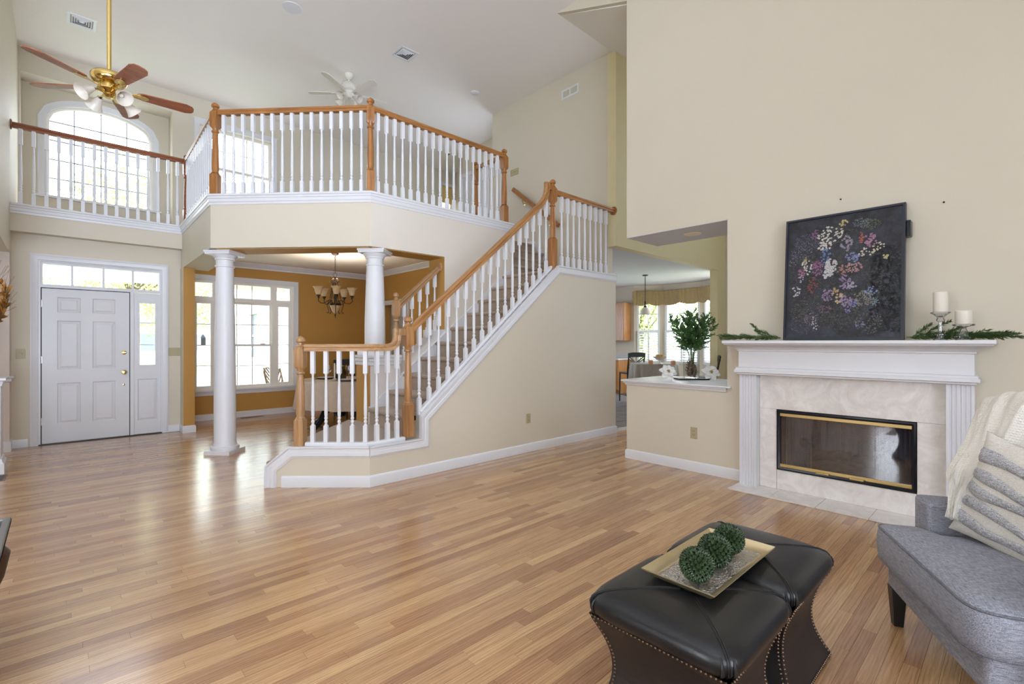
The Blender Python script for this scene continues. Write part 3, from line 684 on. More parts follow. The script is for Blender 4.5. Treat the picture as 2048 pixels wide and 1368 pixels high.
slab = panelled(D1, 'door_slab', -.175, .713, .012, 2.027, yd + .03, [(a, b, c_, d) for a, b in cols for c_, d in rows], DOORW)
KM = Matrix.Rotation(radians(90), 4, 'X')
k = MB(); k.lathe([(.001, .0), (.032, 0), (.03, .006), (.012, .01), (.011, .03), (.026, .038), (.03, .05), (.024, .062), (.001, .066)], m=Matrix.Translation((.655, yd + .03, .905)) @ KM); k.build('door_knob', BRASS, slab)
k = MB(); k.lathe([(.001, 0), (.028, 0), (.026, .01), (.012, .014), (.001, .016)], m=Matrix.Translation((.655, yd + .03, 1.18)) @ KM); k.box(.635, .675, yd, yd + .016, 1.176, 1.184); k.build('deadbolt', BRASS, slab)
k = MB(); k.lathe([(.001, 0), (.014, 0), (.012, .006), (.001, .008)], m=Matrix.Translation((.652, yd + .03, .73)) @ KM); k.build('door_chain_stop', BRASS, slab)
for z in (.30, 1.10, 1.83):
    k = MB(); k.tube([(-.185, yd + .022, z - .05), (-.185, yd + .022, z + .05)], .007, 8); k.box(-.2, -.17, yd + .02, yd + .032, z - .045, z + .045); k.build('hinge', STEEL, D1)
sl = panelled(D1, 'sidelight', .765, 1.075, .012, 2.03, yd + .03, [(.805, 1.035, .20, .80)], WHITE)
# cut glass opening: build as frame pieces over a dark gap -> separate sash
sl.data.clear_geometry()
s = MB(); y = yd + .03; wall_grid(s, 'Y', y, y + .044, .765, 1.075, .012, 2.03, [(.80, 1.035, .975, 1.915), (.805, 1.035, .20, .80)])
a, b, c_, d = .805, 1.035, .20, .80
s.box(a, b, y + .016, y + .04, c_, d)
for (i0, o0, i1, o1) in ((0, 0, .012, .012), (.018, .012, .042, .003)):
    v = [(a + i0, y + o0, c_ + i0), (b - i0, y + o0, c_ + i0), (b - i0, y + o0, d - i0), (a + i0, y + o0, d - i0), (a + i1, y + o1, c_ + i1), (b - i1, y + o1, c_ + i1), (b - i1, y + o1, d - i1), (a + i1, y + o1, d - i1)]
    s.add(v, [(0, 1, 5, 4), (1, 2, 6, 5), (2, 3, 7, 6), (3, 0, 4, 7)])
s.box(a + .042, b - .042, y + .003, y + .02, c_ + .042, d - .042)
s.sweep([(-.0, 0), (-.0, .008), (.022, .008), (.028, 0)], [(.80, y, .975), (.80, y, 1.915), (1.035, y, 1.915), (1.035, y, .975)], (0, -1, 0), closed=True)
sl.data = s.mesh('sidelight', WHITE, 25)
pane(D1, .80, 1.035, yd + .045, .975, 1.915, (), (1.29, 1.605), .014, None, WHITE)

# loft hall door (door_2), dining doorway trim (door_3)
D2 = wparent('door_2')
s = MB(); 
RM = Matrix(((0, -1, 0, 6.65), (-1, 0, 0, 8.70), (0, 0, 1, 3.0), (0, 0, 0, 1)))     # local x -> -Y, local y -> -X
s.box(0, .78, .0, .012, 0, 2.03, RM)
for a, b in ((.1, .34), (.44, .68)):
    for c_, d in ((.25, .8), (.97, 1.6), (1.72, 1.93)): frame_rect(s, a, b, c_, d, .02, .012, .02, RM)
s.build('door_slab', DOORW, D2)
s = MB(); s.box(-.09, 0, 0, .025, 0, 2.12, RM); s.box(.78, .87, 0, .025, 0, 2.12, RM); s.box(-.09, .87, 0, .028, 2.03, 2.12, RM); s.build('casing', WHITE, D2)
D3 = wparent('door_3')
s = MB(); s.sweep([(-u, q) for u, q in CASW], [(4.73, 8.75, 0), (4.73, 8.75, 2.06), (4.73, 7.9, 2.06), (4.73, 7.9, 0)], (-1, 0, 0)); s.build('casing', WHITE, D3)
s = MB(); s.box(4.86, 4.9, 7.7, 9.0, 0, 2.2); s.build('door_slab', M('grey_door_beyond', (176, 168, 160), .5), D3)
# ------------------------------------------------------------------ columns
def column(name, x, y, z0, z1, label, rb=.118, rt=.095):
    t = thing(name, label, 'column', (x, y, z0), radians(-46.5))
    h = z1 - z0
    b = MB(); b.box(-.155, .155, -.155, .155, 0, .045); b.lathe([(.15, .045), (.155, .06), (.15, .085), (.13, .092), (.125, .105), (.122, .115)], seg=36); b.build('base', WHITE, t)
    s = MB(); s.lathe([(rb + .008, .112), (rb, .135), (rb, .6 * h * .5), (rb - .006, h * .5), (rt + .004, h * .8), (rt, h - .19), (rt + .01, h - .185), (rt + .012, h - .17), (rt, h - .165), (rt, h - .10)], seg=36); s.build('shaft', WHITE, t)
    c = MB(); c.lathe([(rt, h - .105), (rt + .012, h - .10), (rt + .012, h - .085), (rt + .03, h - .065), (rt + .045, h - .04)], seg=36); c.box(-.15, .15, -.15, .15, h - .045, h); c.box(-.158, .158, -.158, .158, h - .022, h); c.build('capital', WHITE, t)
    return t
column('column', 1.445, 6.585, 0, 2.412, 'full-height round white column standing on the wood floor')
column('column', 2.715, 5.26, 1.178, 2.412, 'short round white column standing on the knee wall cap')

# ------------------------------------------------------------------ staircase
ST = thing('staircase', 'carpeted staircase with rounded taupe treads rising beside the cream wall', 'stairs')
RISE = .187; ZL = .40
# first tread and flared landing
A_ = E + cn * .10; P1 = Vector((1.62, 4.66)); P2 = Vector((2.52, 5.52))
lp = [(2.075, 4.205), (1.56, 4.665), (P1.x, P1.y + .02), (P2.x, P2.y), (2.563, 5.44), (2.563, 5.06), (2.75, 5.06), (2.75, 4.21)]
m = MB(); m.prism(lp, 'Z', 0, ZL - .03); m.prism([(x - .0, y) for x, y in lp], 'Z', ZL - .03, ZL); m.tube([(1.60, 4.66, ZL - .022), (2.52, 5.54, ZL - .022)], .022, 8); m.build('landing', CARPET, ST)
o_ = Vector((-.195, .2))
m = MB(); m.prism([(P1.x - .03, P1.y + .05), (P1.x + o_.x, P1.y + o_.y), (P2.x + o_.x, P2.y + o_.y), (P2.x, P2.y)], 'Z', 0, ZL - RISE); m.tube([(P1.x + o_.x, P1.y + o_.y, .191), (P2.x + o_.x, P2.y + o_.y, .191)], .022, 8); m.build('step', CARPET, ST)
def step(x0, x1, y0, y1, z, zb=None):
    """straight flight tread: riser at x0, rounded nosing over it"""
    m = MB(); zb = z - RISE - .05 if zb is None else zb
    m.box(x0 + .025, x1 + .04, y0, y1, zb, z - .001)
    pr = [(x0 + .03 + .0, z - .046)] + [(x0 + .022 + .022 * -sin(a), z - .023 + .023 * -cos(a)) for a in [pi * i / 8 for i in range(9)]] + [(x0 + .2, z), (x0 + .2, z - .046)]
    m.prism([(a, b) for a, b in pr], 'Y', y0, y1)
    return m
RUN = .227
for i in range(9):
    x0 = 2.52 + RUN * i; z = ZL + RISE * (i + 1)
    step(x0, x0 + RUN, SY + .102, LY - .019, z).build('step', CARPET, ST)
m = step(4.563, 4.9, SY + .102, LY - .001, 2.27); m.box(4.62, X6 - .016, SY + .102, LY, 2.1, 2.27); m.build('landing', CARPET, ST)
for i in range(4):
    y0 = 5.065 + .243 * i; z = 2.27 + RISE * (i + 1); m = MB()
    m.box(4.78, X6 - .016, y0 + .025, y0 + .30, z - RISE - .04, z - .001)
    pr = [(y0 + .03, z - .046)] + [(y0 + .022 - .022 * sin(a), z - .023 - .023 * cos(a)) for a in [pi * k / 8 for k in range(9)]] + [(y0 + .2, z), (y0 + .2, z - .046)]
    m.prism(pr, 'X', 4.765, X6 - .016); m.build('step', CARPET, ST)
# white sole (shoe) under the balusters
m = MB(); SOLE = [(-.028, 0), (-.034, .012), (-.034, .02), (-.024, .032), (.024, .032), (.034, .02), (.034, .012), (.028, 0)]
inn = cn * .05
SO = MB()
c0 = E + ct * .34 + inn; cK = K + Vector((.0, .05, 0)) + Vector((-.008, 0, 0))
SO.sweep(SOLE, [c0 + Vector((0, 0, .372)), cK + Vector((0, 0, .372)), Vector((2.45, SY + .05, .372))], (0, 0, 1))
SO.sweep([(-q, u) for u, q in SOLE], [(2.64, SY + .05, .617), (4.60, SY + .05, 2.28)], (0, -1, 0))
SO.build('shoe_rail', WHITE, ST)

# ------------------------------------------------------------------ balusters, newels, handrails
def baluster_mesh(h, mat, name='baluster', top=.20, bot=.145, s=.0185):
    m = MB(); m.box(-s, s, -s, s, 0, bot); m.box(-s, s, -s, s, h - top, h)
    m.lathe([(s, bot - .003), (s * .9, bot + .006), (.011, bot + .014), (.0125, bot + .022), (.0175, bot + .034), (.0125, bot + .047), (.0105, bot + .052), (.0165, bot + .06), (.0165, bot + .068), (.0125, bot + .074), (.0155, bot + .095), (.0165, bot + .16), (.0145, h * .55), (.0105, h - top - .03), (.011, h - top - .012), (s * .95, h - top + .004)], seg=10, caps=False)
    return m.mesh(name, mat)
BM = baluster_mesh(.925, WHITE); BH = .925
BMS = baluster_mesh(.80, WHITE); BHS = .80
def baluster(par, x, y, z0, z1, me=None, h0=None, rz=0.0):
    me = me or BM; h0 = h0 or BH
    o = bpy.data.objects.new('baluster', me); COL.objects.link(o); o.parent = par; o.location = (x, y, z0); o.scale = (1, 1, (z1 - z0) / h0); o.rotation_euler.z = rz
    return o
def newel(par, x, y, z0, z1, mat=None, s=.043, bot=.28, rz=0.0, half=False):
    mat = mat or OAK; h = z1 - z0; m = MB()
    bt = h - .285
    m.box(-s, s, -s, s, 0, bot - .02); m.lathe([(s * 1.414, bot - .02), (s * .95, bot + .003)], seg=4, off=pi / 4, caps=False)
    m.lathe([(s * .98, bot), (s * .80, bot + .012), (s * .80, bot + .02), (s * .9, bot + .05), (s * .86, bot + .2), (s * .66, bt - .085), (s * .62, bt - .07), (s * .92, bt - .062), (s * .92, bt - .048), (s * .68, bt - .04), (s * .80, bt - .018), (s * 1.02, bt - .006), (s * 1.05, bt)], seg=16, caps=False)
    m.lathe([(s * 1.1, bt - .012), (s * 1.414, bt + .008), (s * 1.414, bt + .16), (s * 1.0, bt + .185)], seg=4, off=pi / 4)
    m.lathe([(s * .78, bt + .183), (s * .9, bt + .19), (s * .62, bt + .205), (s * .62, bt + .222), (s * .98, bt + .235), (s * 1.0, bt + .25), (s * .8, bt + .268), (s * .4, bt + .281), (.001, bt + .285)], seg=16)
    return m.build('newel_post', mat, par, (x, y, z0), rz)
RAIL = [(-.030, 0), (-.030, .022), (-.024, .030), (-.030, .040), (-.028, .056), (-.016, .066), (.016, .066), (.028, .056), (.030, .040), (.024, .030), (.030, .022), (.030, 0)]
def rail(par, pts, mat, b=(0, 0, 1)):
    m = MB(); m.sweep(RAIL, pts, b); return m.build('handrail', mat, par)
def vrail(par, pts, mat, yv=(0, 1, 0)):
    # rail in a vertical plane: n = t x b must point up -> b = +Y for t=+X gives (1,0,0)x(0,1,0)=+Z
    m = MB(); m.sweep([(q, u) for u, q in RAIL], pts, yv); return m.build('handrail', mat, par)
def rosette(par, x, y, z, axis, mat, r=.062):
    m = MB(); R_ = {'X': Matrix.Rotation(radians(90), 4, 'Y'), '-X': Matrix.Rotation(radians(-90), 4, 'Y'), 'Y': Matrix.Rotation(radians(-90), 4, 'X')}[axis]
    m.lathe([(.001, 0), (r, 0), (r, .008), (r * .85, .018), (r * .6, .02), (.001, .02)], seg=24, m=Matrix.Translation((x, y, z)) @ R_); return m.build('rosette', mat, par)
LT = 3.04; LR = 3.975
BT = M('gallery_rail_shade', (0, 0, 0)) if False else None
# gallery railing over the entry
G = thing('gallery_railing', 'railing across the gallery above the front door with rosette at the left wall', 'railing')
rail(G, [(-.44, 8.53, LR), (1.34, 8.53, LR)], REDOAKX); rosette(G, -.449, 8.53, LR + .035, 'X', REDOAKX)
for i in range(15): baluster(G, -.36 + i * .1155, 8.53, LT, LR + .004)
# loft railing, left side
G = thing('loft_side_railing', 'short loft railing running back from the tall corner newel to the gallery', 'railing')
newel(G, 1.365, 8.50, LT - .02, 4.10, REDOAKX); rail(G, [(1.36, 8.46, LR), (1.315, 6.56, LR)], OAKP)
for i in range(14): baluster(G, 1.357 - .042 * (i + .6) / 14, 8.39 - 1.82 * (i + .1) / 14, LT, LR + .004)
# loft railing, diagonal front
G = thing('loft_front_railing', 'oak and white railing along the angled front of the loft above the two columns', 'railing')
a = Vector((1.322, 6.475)); b = Vector((2.59, 5.125))
newel(G, a.x, a.y, LT - .02, 4.125, rz=radians(-46.5)); newel(G, b.x, b.y, LT - .02, 4.125, rz=radians(-23))
rail(G, [(a.x + .03, a.y - .03, LR), (b.x - .02, b.y + .02, LR)], OAKD)
for i in range(15):
    p = a + (b - a) * ((i + .9) / 15.8); baluster(G, p.x, p.y, LT, LR + .004, rz=radians(-46.5))
# loft railing, right side
G = thing('loft_stair_railing', 'loft railing over the stairwell ending at the newel beside the stair wall', 'railing')
newel(G, 4.66, LY + .045, LT - .02, 4.11); rail(G, [(2.62, LY + .045, LR), (4.63, LY + .045, LR)], OAKX)
for i in range(18): baluster(G, 2.68 + i * .1085, LY + .045, LT, LR + .004)
# return railing at the top of the stairs
G = thing('stairwell_railing', 'short railing at the top of the stairs behind the loft balusters', 'railing')
newel(G, 4.665, 5.78, LZ, 4.10); rail(G, [(4.665, 5.12, LR), (4.665, 5.75, LR)], OAKP)
for i in range(6): baluster(G, 4.665, 5.2 + i * .095, LZ + .03, LR + .004)
# outer stair railing with goosenecks
YR = SY + .05
G = thing('stair_railing', 'long sloping oak stair railing with white balusters and a curled top end', 'railing')
newel(G, 2.50, YR, .40, 1.585, MIDOAK, bot=.33); newel(G, 4.625, YR, 2.27, 3.425, OAK, bot=.40)
def zr(x): return 1.430 + (x - 2.55) * .8572
pts = [(2.535, YR, zr(2.535)), (4.25, YR, zr(4.25)), (4.38, YR, zr(4.38)), (4.455, YR, zr(4.455) + .012), (4.505, YR, zr(4.505) + .04), (4.535, YR, zr(4.535) + .085), (4.545, YR, zr(4.545) + .15), (4.545, YR, 3.36)]
vrail(G, pts, MIDOAKX)
m = MB(); m.box(4.515, 4.59, YR - .03, YR + .03, 3.27, 3.335); m.build('handrail', OAK, G)
for i in range(17):
    x = 2.627 + .117 * i; zb = .625 + (x - 2.65) * .8418 + .004
    o = baluster(G, x, YR, zb - .01, zr(x) + (.035 if i < 16 else .07), BMS, BHS)
# landing railing
G = thing('landing_railing', 'short level railing from the upper stair newel to the wall', 'railing')
rail(G, [(4.66, YR, 3.235), (5.955, YR, 3.235)], OAKX); rosette(G, X6 - .001, YR, 3.27, '-X', OAK)
for i in range(9): baluster(G, 4.80 + i * .122, YR, 2.305, 3.24)
# curb railing at the foot of the stairs
G = thing('curb_railing', 'low pale oak railing on the curb at the foot of the stairs', 'railing')
NA = E + ct * .285 + inn
newel(G, NA.x, NA.y, .365, 1.385, OAKP, bot=.26, rz=radians(-46.5))
kp = Vector((2.085, YR, 0))
rail(G, [(NA.x + .03, NA.y - .03, 1.245), (kp.x, kp.y, 1.245), (2.252, YR, 1.245)], OAKPD)
vrail(G, [(2.2521, YR, 1.245), (2.30, YR, 1.248), (2.345, YR, 1.262), (2.38, YR, 1.29), (2.402, YR, 1.33), (2.408, YR, 1.38), (2.408, YR, 1.46)], OAKPX)
m = MB(); m.box(2.378, 2.46, YR - .03, YR + .03, 1.395, 1.46); m.build('handrail', OAKP, G)
d0 = NA + ct * .115
for i in range(5):
    p = d0 + (Vector((kp.x, kp.y, 0)) - d0) * (i / 4.25); baluster(G, p.x, p.y, .402, 1.25, BMS, BHS, radians(-43))
for x, zt in ((2.165, 1.25), (2.275, 1.25), (2.375, 1.30)): baluster(G, x, YR, .402, zt, BMS, BHS)
# inner stair railing on the dining-room side
G = thing('inner_stair_railing', 'short sloping pale oak railing between the stairs and the gold dining room', 'railing')
YI = LY + .10
newel(G, 2.95, YI, .95, 1.93, OAKP, s=.038, bot=.2)
def zi(x): return 1.72 + (x - 2.98) * .90
vrail(G, [(2.965, YI, zi(2.965)), (3.575, YI, zi(3.575))], OAKPS); rosette(G, 3.585, YI, zi(3.575) + .04, '-X', OAKP)
for i in range(5):
    x = 3.055 + i * .112; baluster(G, x, YI, 1.02 + (x - 2.95) * .82, zi(x) + .03, BMS, BHS)
# wall handrail
G = thing('wall_handrail', 'dark honey oak handrail mounted on the wall of the upper stairs', 'handrail')
m = MB(); XH = X6 - .07
m.sweep([(q, u) for u, q in RAIL], [(XH, 5.20, 3.20), (XH, 6.27, 4.03)], (-1, 0, 0)); m.build('handrail', OAK, G)
for yb in (5.42, 6.02):
    zb = 3.20 + (yb - 5.20) * .776 - .02
    m = MB(); m.tube([(X6, yb, zb - .06), (X6 - .05, yb, zb - .06), (XH, yb, zb)], .007, 8); m.lathe([(.001, 0), (.025, 0), (.02, .006), (.001, .008)], m=Matrix.Translation((X6, yb, zb - .06)) @ Matrix.Rotation(radians(-90), 4, 'Y')); m.build('bracket', BRASS, G)
# ------------------------------------------------------------------ fireplace
FP = thing('fireplace', 'white mantel fireplace with fluted pilasters and a cream marble surround', 'fireplace')
MY0, MY1 = .123, 1.908
m = MB(); m.box(4.437, FX, MY0, MY1, 1.315, 1.343); m.build('mantel_shelf', WHITE, FP, bev=.006)
# crown under the shelf, frieze, lower moulding wrap round three sides (travel so that out is on the right)
def wrap(x, y0, y1): return [(FX, y1, 0), (x, y1, 0), (x, y0, 0), (FX, y0, 0)]
m = MB(); m.sweep([(0, 1.245), (.010, 1.250), (.010, 1.258), (.022, 1.268), (.05, 1.285), (.085, 1.300), (.098, 1.304), (.098, 1.315), (0, 1.315)], wrap(4.59, .235, 1.815), (0, 0, 1)); m.build('crown_moulding', WHITE, FP)
m = MB(); m.box(4.59, FX, .235, 1.815, 1.065, 1.315); m.build('frieze', WHITE, FP)
m = MB(); m.sweep([(0, 1.03), (.012, 1.035), (.014, 1.046), (.03, 1.052), (.03, 1.072), (.02, 1.082), (.02, 1.094), (.010, 1.10), (0, 1.10)], wrap(4.59, .235, 1.815), (0, 0, 1)); m.build('lower_moulding', WHITE, FP)
for y0, y1 in ((1.668, 1.815), (.235, .382)):
    pts = [(4.61, y0), (4.61, y0 + .012)]
    n = 5; wv = (y1 - y0 - .024) / n
    for i in range(n):
        a = y0 + .012 + wv * i
        pts += [(4.61, a + .003)] + [(4.61 + .010 * sin(pi * k / 6), a + .004 + (wv - .008) * k / 6) for k in range(7)] + [(4.61, a + wv - .003)]
    pts += [(4.61, y1), (FX, y1), (FX, y0)]
    m = MB(); m.prism(pts, 'Z', .012, 1.035); m.build('pilaster', WHITE, FP, ang=25)
# marble slabs around the firebox, set a hair apart
MX = 4.695
for (a, b, z0, z1) in ((.383, 1.667, .727, 1.034), (1.5235, 1.667, .012, .7255), (.383, .5515, .012, .7255), (.553, 1.522, .012, .1855)):
    m = MB(); m.box(MX, FX - .001, a + .0008, b - .0008, z0, z1); m.build('marble_slab', MARB, FP, bev=.001)
hx0 = 4.395
for i in range(5):
    a = .10 + i * .3475; m = MB(); m.box(hx0, MX - .001, a + .001, a + .346, 0.0005, .012); m.build('hearth_tile', MARB, FP, bev=.0015)
# firebox
m = MB(); x1 = 5.12
m.box(x1, x1 + .02, .45, 1.62, .10, .85); m.box(FX + .0, x1, .43, .55, .1, .85); m.box(FX, x1, 1.525, 1.64, .1, .85); m.box(FX, x1, .45, 1.62, .08, .185); m.box(FX, x1, .45, 1.62, .728, .85)
m.build('firebox', M('haze_tinted_firebrick', (150, 147, 148), .9, var=.15, vs=18), FP)  # brick colour lightened to stand in for reflections on the glass doors
m = MB(); frame = [(MX, .555, .19), (MX, 1.52, .19), (MX, 1.52, .722), (MX, .555, .722)]
m.sweep([(0, -.03), (0, .012), (.012, .016), (.026, .010), (.026, -.03)], frame, (-1, 0, 0), closed=True); fo = m.build('door_frame', BLACKM, FP)
for z0, z1, nm in ((.668, .697, 'top_bar'), (.215, .244, 'bottom_bar')):
    m = MB(); m.box(MX - .004, MX + .010, .576, 1.499, z0, z1); m.build(nm, SATINBRASS, FP, bev=.003)
yy = [.578, .808, 1.0375, 1.267, 1.497]
for i in range(4):
    m = MB(); m.box(MX + .004, MX + .010, yy[i] + .001, yy[i + 1] - .001, .244, .668); g = m.build('glass_door', SMOKED, FP)
for yc in (.925, 1.165):
    m = MB(); m.tube([(MX - .004, yc - .05, .222), (MX - .02, yc - .045, .218), (MX - .02, yc + .045, .218), (MX - .004, yc + .05, .222)], .006, 8); m.build('handle', SATINBRASS, FP)
# chain-mesh curtains, gathered left and right
CM_ = bpy.data.materials.new('fire_chain_mesh'); CM_.use_nodes = True
n_ = CM_.node_tree; b_ = n_.nodes['Principled BSDF']; b_.inputs['Base Color'].default_value = lin((196, 196, 202)); b_.inputs['Metallic'].default_value = .2; b_.inputs['Roughness'].default_value = .4  # base colour lightened to imitate haze reflected in the fire glass
tc = n_.nodes.new('ShaderNodeTexCoord'); ck = n_.nodes.new('ShaderNodeTexChecker'); ck.inputs['Scale'].default_value = 230
n_.links.new(tc.outputs['Object'], ck.inputs['Vector']); n_.links.new(ck.outputs['Fac'], b_.inputs['Alpha'])
for (a, b) in ((.60, .80), (1.27, 1.48)):
    m = MB(); m.grid(lambda u, v: (4.79 + .012 * sin(u * 40), a + (b - a) * u, .20 + .49 * v), 40, 1); m.build('mesh_curtain', CM_, FP)
m = MB(); m.grid(lambda u, v: (5.06 + .01 * sin(u * 90), .62 + .86 * u, .30 + .40 * v), 80, 1); m.build('mesh_curtain', CM_, FP)
LOGM = M('ceramic_log', (112, 98, 86), .9, var=.3, vs=20, bump=.5, bs=40)
for (p, q, r) in (((4.88, .68, .235), (4.90, 1.38, .24), .045), ((4.97, .72, .27), (4.99, 1.36, .29), .05), ((4.86, .70, .31), (4.98, 1.0, .33), .04), ((4.98, 1.02, .345), (4.88, 1.34, .32), .042), ((4.95, .66, .34), (4.93, .86, .40), .035), ((4.93, 1.30, .36), (4.95, 1.40, .43), .035)):
    p = Vector(p); q = Vector(q); k = 7; m = MB(); pts = [p + (q - p) * i / k + Vector((0, 0, .008 * sin(i * 2.1 + r * 90))) for i in range(k + 1)]
    m.tube(pts, [r * (1 + .16 * sin(i * 1.7 + p.y * 9)) for i in range(k + 1)], 10); m.build('log', LOGM, FP)
m = MB(); m.grid(lambda u, v: (4.80 + .24 * u, .60 + .84 * v, .19 + .035 * sin(u * pi) + .006 * sin(v * 60) * sin(u * 31)), 10, 40); stuff(m.build('embers', M('grey_embers', (84, 78, 74), 1, var=.4, vs=60), FP))

# ------------------------------------------------------------------ painting on the mantel
PT = thing('painting', 'dark framed floral painting of a colourful bouquet leaning on the mantel shelf', 'painting', (4.615, 0, 1.3432))
PT.rotation_euler = (0, radians(5.0), 0)
py0, py1, ph = .612, 1.432, 1.045
m = MB(); NAVY = M('navy_black_frame', (30, 33, 46), .4, var=.05)
m.sweep([(0, 0), (.0, .05), (.016, .05), (.016, .038), (.024, .038), (.024, 0)], [(0, py1, 0), (0, py1, ph), (0, py0, ph), (0, py0, 0)], (-1, 0, 0), closed=True); m.build('frame', NAVY, PT)
cm = bpy.data.materials.new('dark_canvas'); cm.use_nodes = True; n_ = cm.node_tree; b_ = n_.nodes['Principled BSDF']; b_.inputs['Roughness'].default_value = .55
tc = n_.nodes.new('ShaderNodeTexCoord'); nz = n_.nodes.new('ShaderNodeTexNoise'); nz.inputs['Scale'].default_value = 9; nz.inputs['Detail'].default_value = 9; nz.inputs['Roughness'].default_value = .72
rp = n_.nodes.new('ShaderNodeValToRGB'); rp.color_ramp.elements[0].position = .40; rp.color_ramp.elements[0].color = lin((17, 18, 22)); rp.color_ramp.elements[1].position = .62; rp.color_ramp.elements[1].color = lin((50, 52, 66))
n_.links.new(tc.outputs['Object'], nz.inputs['Vector']); n_.links.new(nz.outputs['Fac'], rp.inputs[0]); n_.links.new(rp.outputs[0], b_.inputs['Base Color'])
m = MB(); m.box(-.036, -.004, py0 + .02, py1 - .02, .02, ph - .02); m.build('canvas', cm, PT)
pm = bpy.data.materials.new('flower_paint'); pm.use_nodes = True; n_ = pm.node_tree; a_ = n_.nodes.new('ShaderNodeAttribute'); a_.attribute_name = 'Col'; n_.links.new(a_.outputs['Color'], n_.nodes['Principled BSDF'].inputs['Base Color']); n_.nodes['Principled BSDF'].inputs['Roughness'].default_value = .55
fr_ = random.Random(3); FV = []; FF = []; FC = []
def petal(u, v, r, ang, asp, col, lay):
    cy_ = py1 - u * (py1 - py0); cz = v * ph; x = -.0365 - .0002 * lay; k = 6; o = len(FV)
    for i in range(k):
        a = 2 * pi * i / k; e1 = r * cos(a); e2 = r * asp * sin(a)
        FV.append((x, cy_ - (e1 * cos(ang) - e2 * sin(ang)), cz + e1 * sin(ang) + e2 * cos(ang))); FC.append(lin(col))
    FF.append(tuple(range(o, o + k)))
def vary(c, s=26):
    g_ = sum(c) / 3; c = [g_ + (x - g_) * .72 for x in c]; c = [x * .86 for x in c]; d = fr_.uniform(-s, s); return tuple(max(6, min(250, x + d + fr_.uniform(-10, 10))) for x in c)
def flower(u, v, r, col, lay):
    n = 5; a0 = fr_.uniform(0, 6.28)
    for i in range(n):
        a = a0 + 2 * pi * i / n; petal(u + r * .6 * cos(a) / .82, v + r * .6 * sin(a) / 1.045, r * .5, a, .75, vary(col), lay)
    petal(u, v, r * .22, 0, 1, vary((190, 170, 90)), lay + 1)
for _ in range(2600):   # dim foliage under the bloom
    t = fr_.uniform(0, 6.28); q = sqrt(fr_.random()); u = .44 + .40 * q * cos(t); v = .48 + .42 * q * sin(t)
    petal(u, v, fr_.uniform(.004, .016), fr_.uniform(0, 6.28), .2, vary(fr_.choice([(58, 62, 54), (74, 76, 66), (48, 52, 60), (66, 58, 60), (88, 88, 74)]), 14), 1)
for _ in range(900):   # shadowed leaves at right
    u = fr_.uniform(.74, .98); v = fr_.uniform(.06, .70); petal(u, v, fr_.uniform(.008, .018), fr_.uniform(0, 6.28), .4, vary((22, 24, 30), 5), 1)
def cluster(u, v, ru, rv, n, r, col, fl=True):
    n = int(n * 2.3); r *= .66; ru *= 1.2; rv *= 1.2
    for i in range(n):
        t = fr_.uniform(0, 6.28); q = sqrt(fr_.random()); uu = u + ru * q * cos(t); vv = v + rv * q * sin(t)
        if fl: flower(uu, vv, r * fr_.uniform(.7, 1.2), col, 3 + i % 5)
        else: petal(uu, vv, r * fr_.uniform(.6, 1.3), fr_.uniform(0, 6.28), .45, vary(col), 3 + i % 5)
WHT = (226, 220, 204); LIL = (150, 134, 166); DPU = (104, 84, 128)
for a in ((.512, .916, .035, .02, 7, .011, (214, 190, 96)), (.405, .842, .10, .055, 26, .012, WHT), (.358, .762, .05, .04, 14, .013, (232, 226, 222)), (.367, .667, .035, .055, 12, .013, (74, 120, 196)),
          (.544, .749, .04, .05, 14, .014, LIL), (.667, .791, .015, .04, 8, .011, (196, 84, 56)), (.735, .75, .04, .05, 14, .012, (184, 116, 164)), (.71, .671, .06, .03, 9, .011, (226, 216, 190)), (.80, .70, .04, .025, 6, .010, (220, 206, 180)),
          (.597, .639, .06, .03, 14, .012, (116, 132, 196)), (.415, .577, .045, .06, 26, .015, (218, 214, 222)), (.387, .536, .03, .04, 10, .015, (228, 224, 232)), (.606, .56, .06, .035, 16, .011, (198, 140, 146)), (.52, .545, .04, .03, 8, .012, (190, 128, 116)),
          (.198, .658, .025, .015, 5, .011, (190, 176, 90)), (.175, .61, .02, .03, 5, .011, WHT), (.30, .58, .04, .05, 18, .012, (158, 84, 150)), (.28, .62, .04, .02, 6, .012, (130, 52, 100)), (.157, .556, .03, .025, 8, .012, (176, 84, 140)), (.15, .505, .02, .025, 6, .010, (190, 170, 200)),
          (.213, .586, .03, .05, 8, .010, (226, 222, 226)), (.262, .434, .045, .06, 14, .013, (128, 44, 50)), (.534, .457, .04, .05, 16, .012, (146, 112, 170)), (.58, .42, .05, .02, 12, .011, (178, 164, 206)), (.106, .399, .04, .035, 9, .011, (210, 204, 220)),
          (.396, .357, .045, .04, 20, .010, (158, 124, 178)), (.46, .375, .03, .025, 6, .013, (208, 164, 108)), (.493, .326, .03, .035, 9, .014, (226, 186, 148)), (.553, .301, .04, .04, 18, .012, (158, 128, 180)), (.76, .367, .06, .03, 9, .011, (112, 140, 206)), (.72, .34, .02, .03, 4, .010, (130, 150, 220)),
          (.614, .277, .035, .02, 9, .012, (110, 124, 204)), (.377, .245, .05, .025, 9, .012, (104, 62, 112)), (.252, .172, .05, .04, 12, .009, (128, 100, 160)), (.285, .136, .025, .05, 7, .008, (222, 220, 226)), (.663, .12, .03, .02, 7, .009, (128, 134, 200)), (.855, .619, .02, .015, 4, .012, (206, 200, 130)), (.272, .85, .03, .04, 7, .013, (122, 66, 132)), (.57, .23, .02, .02, 5, .010, (120, 100, 190))):
    cluster(*a)
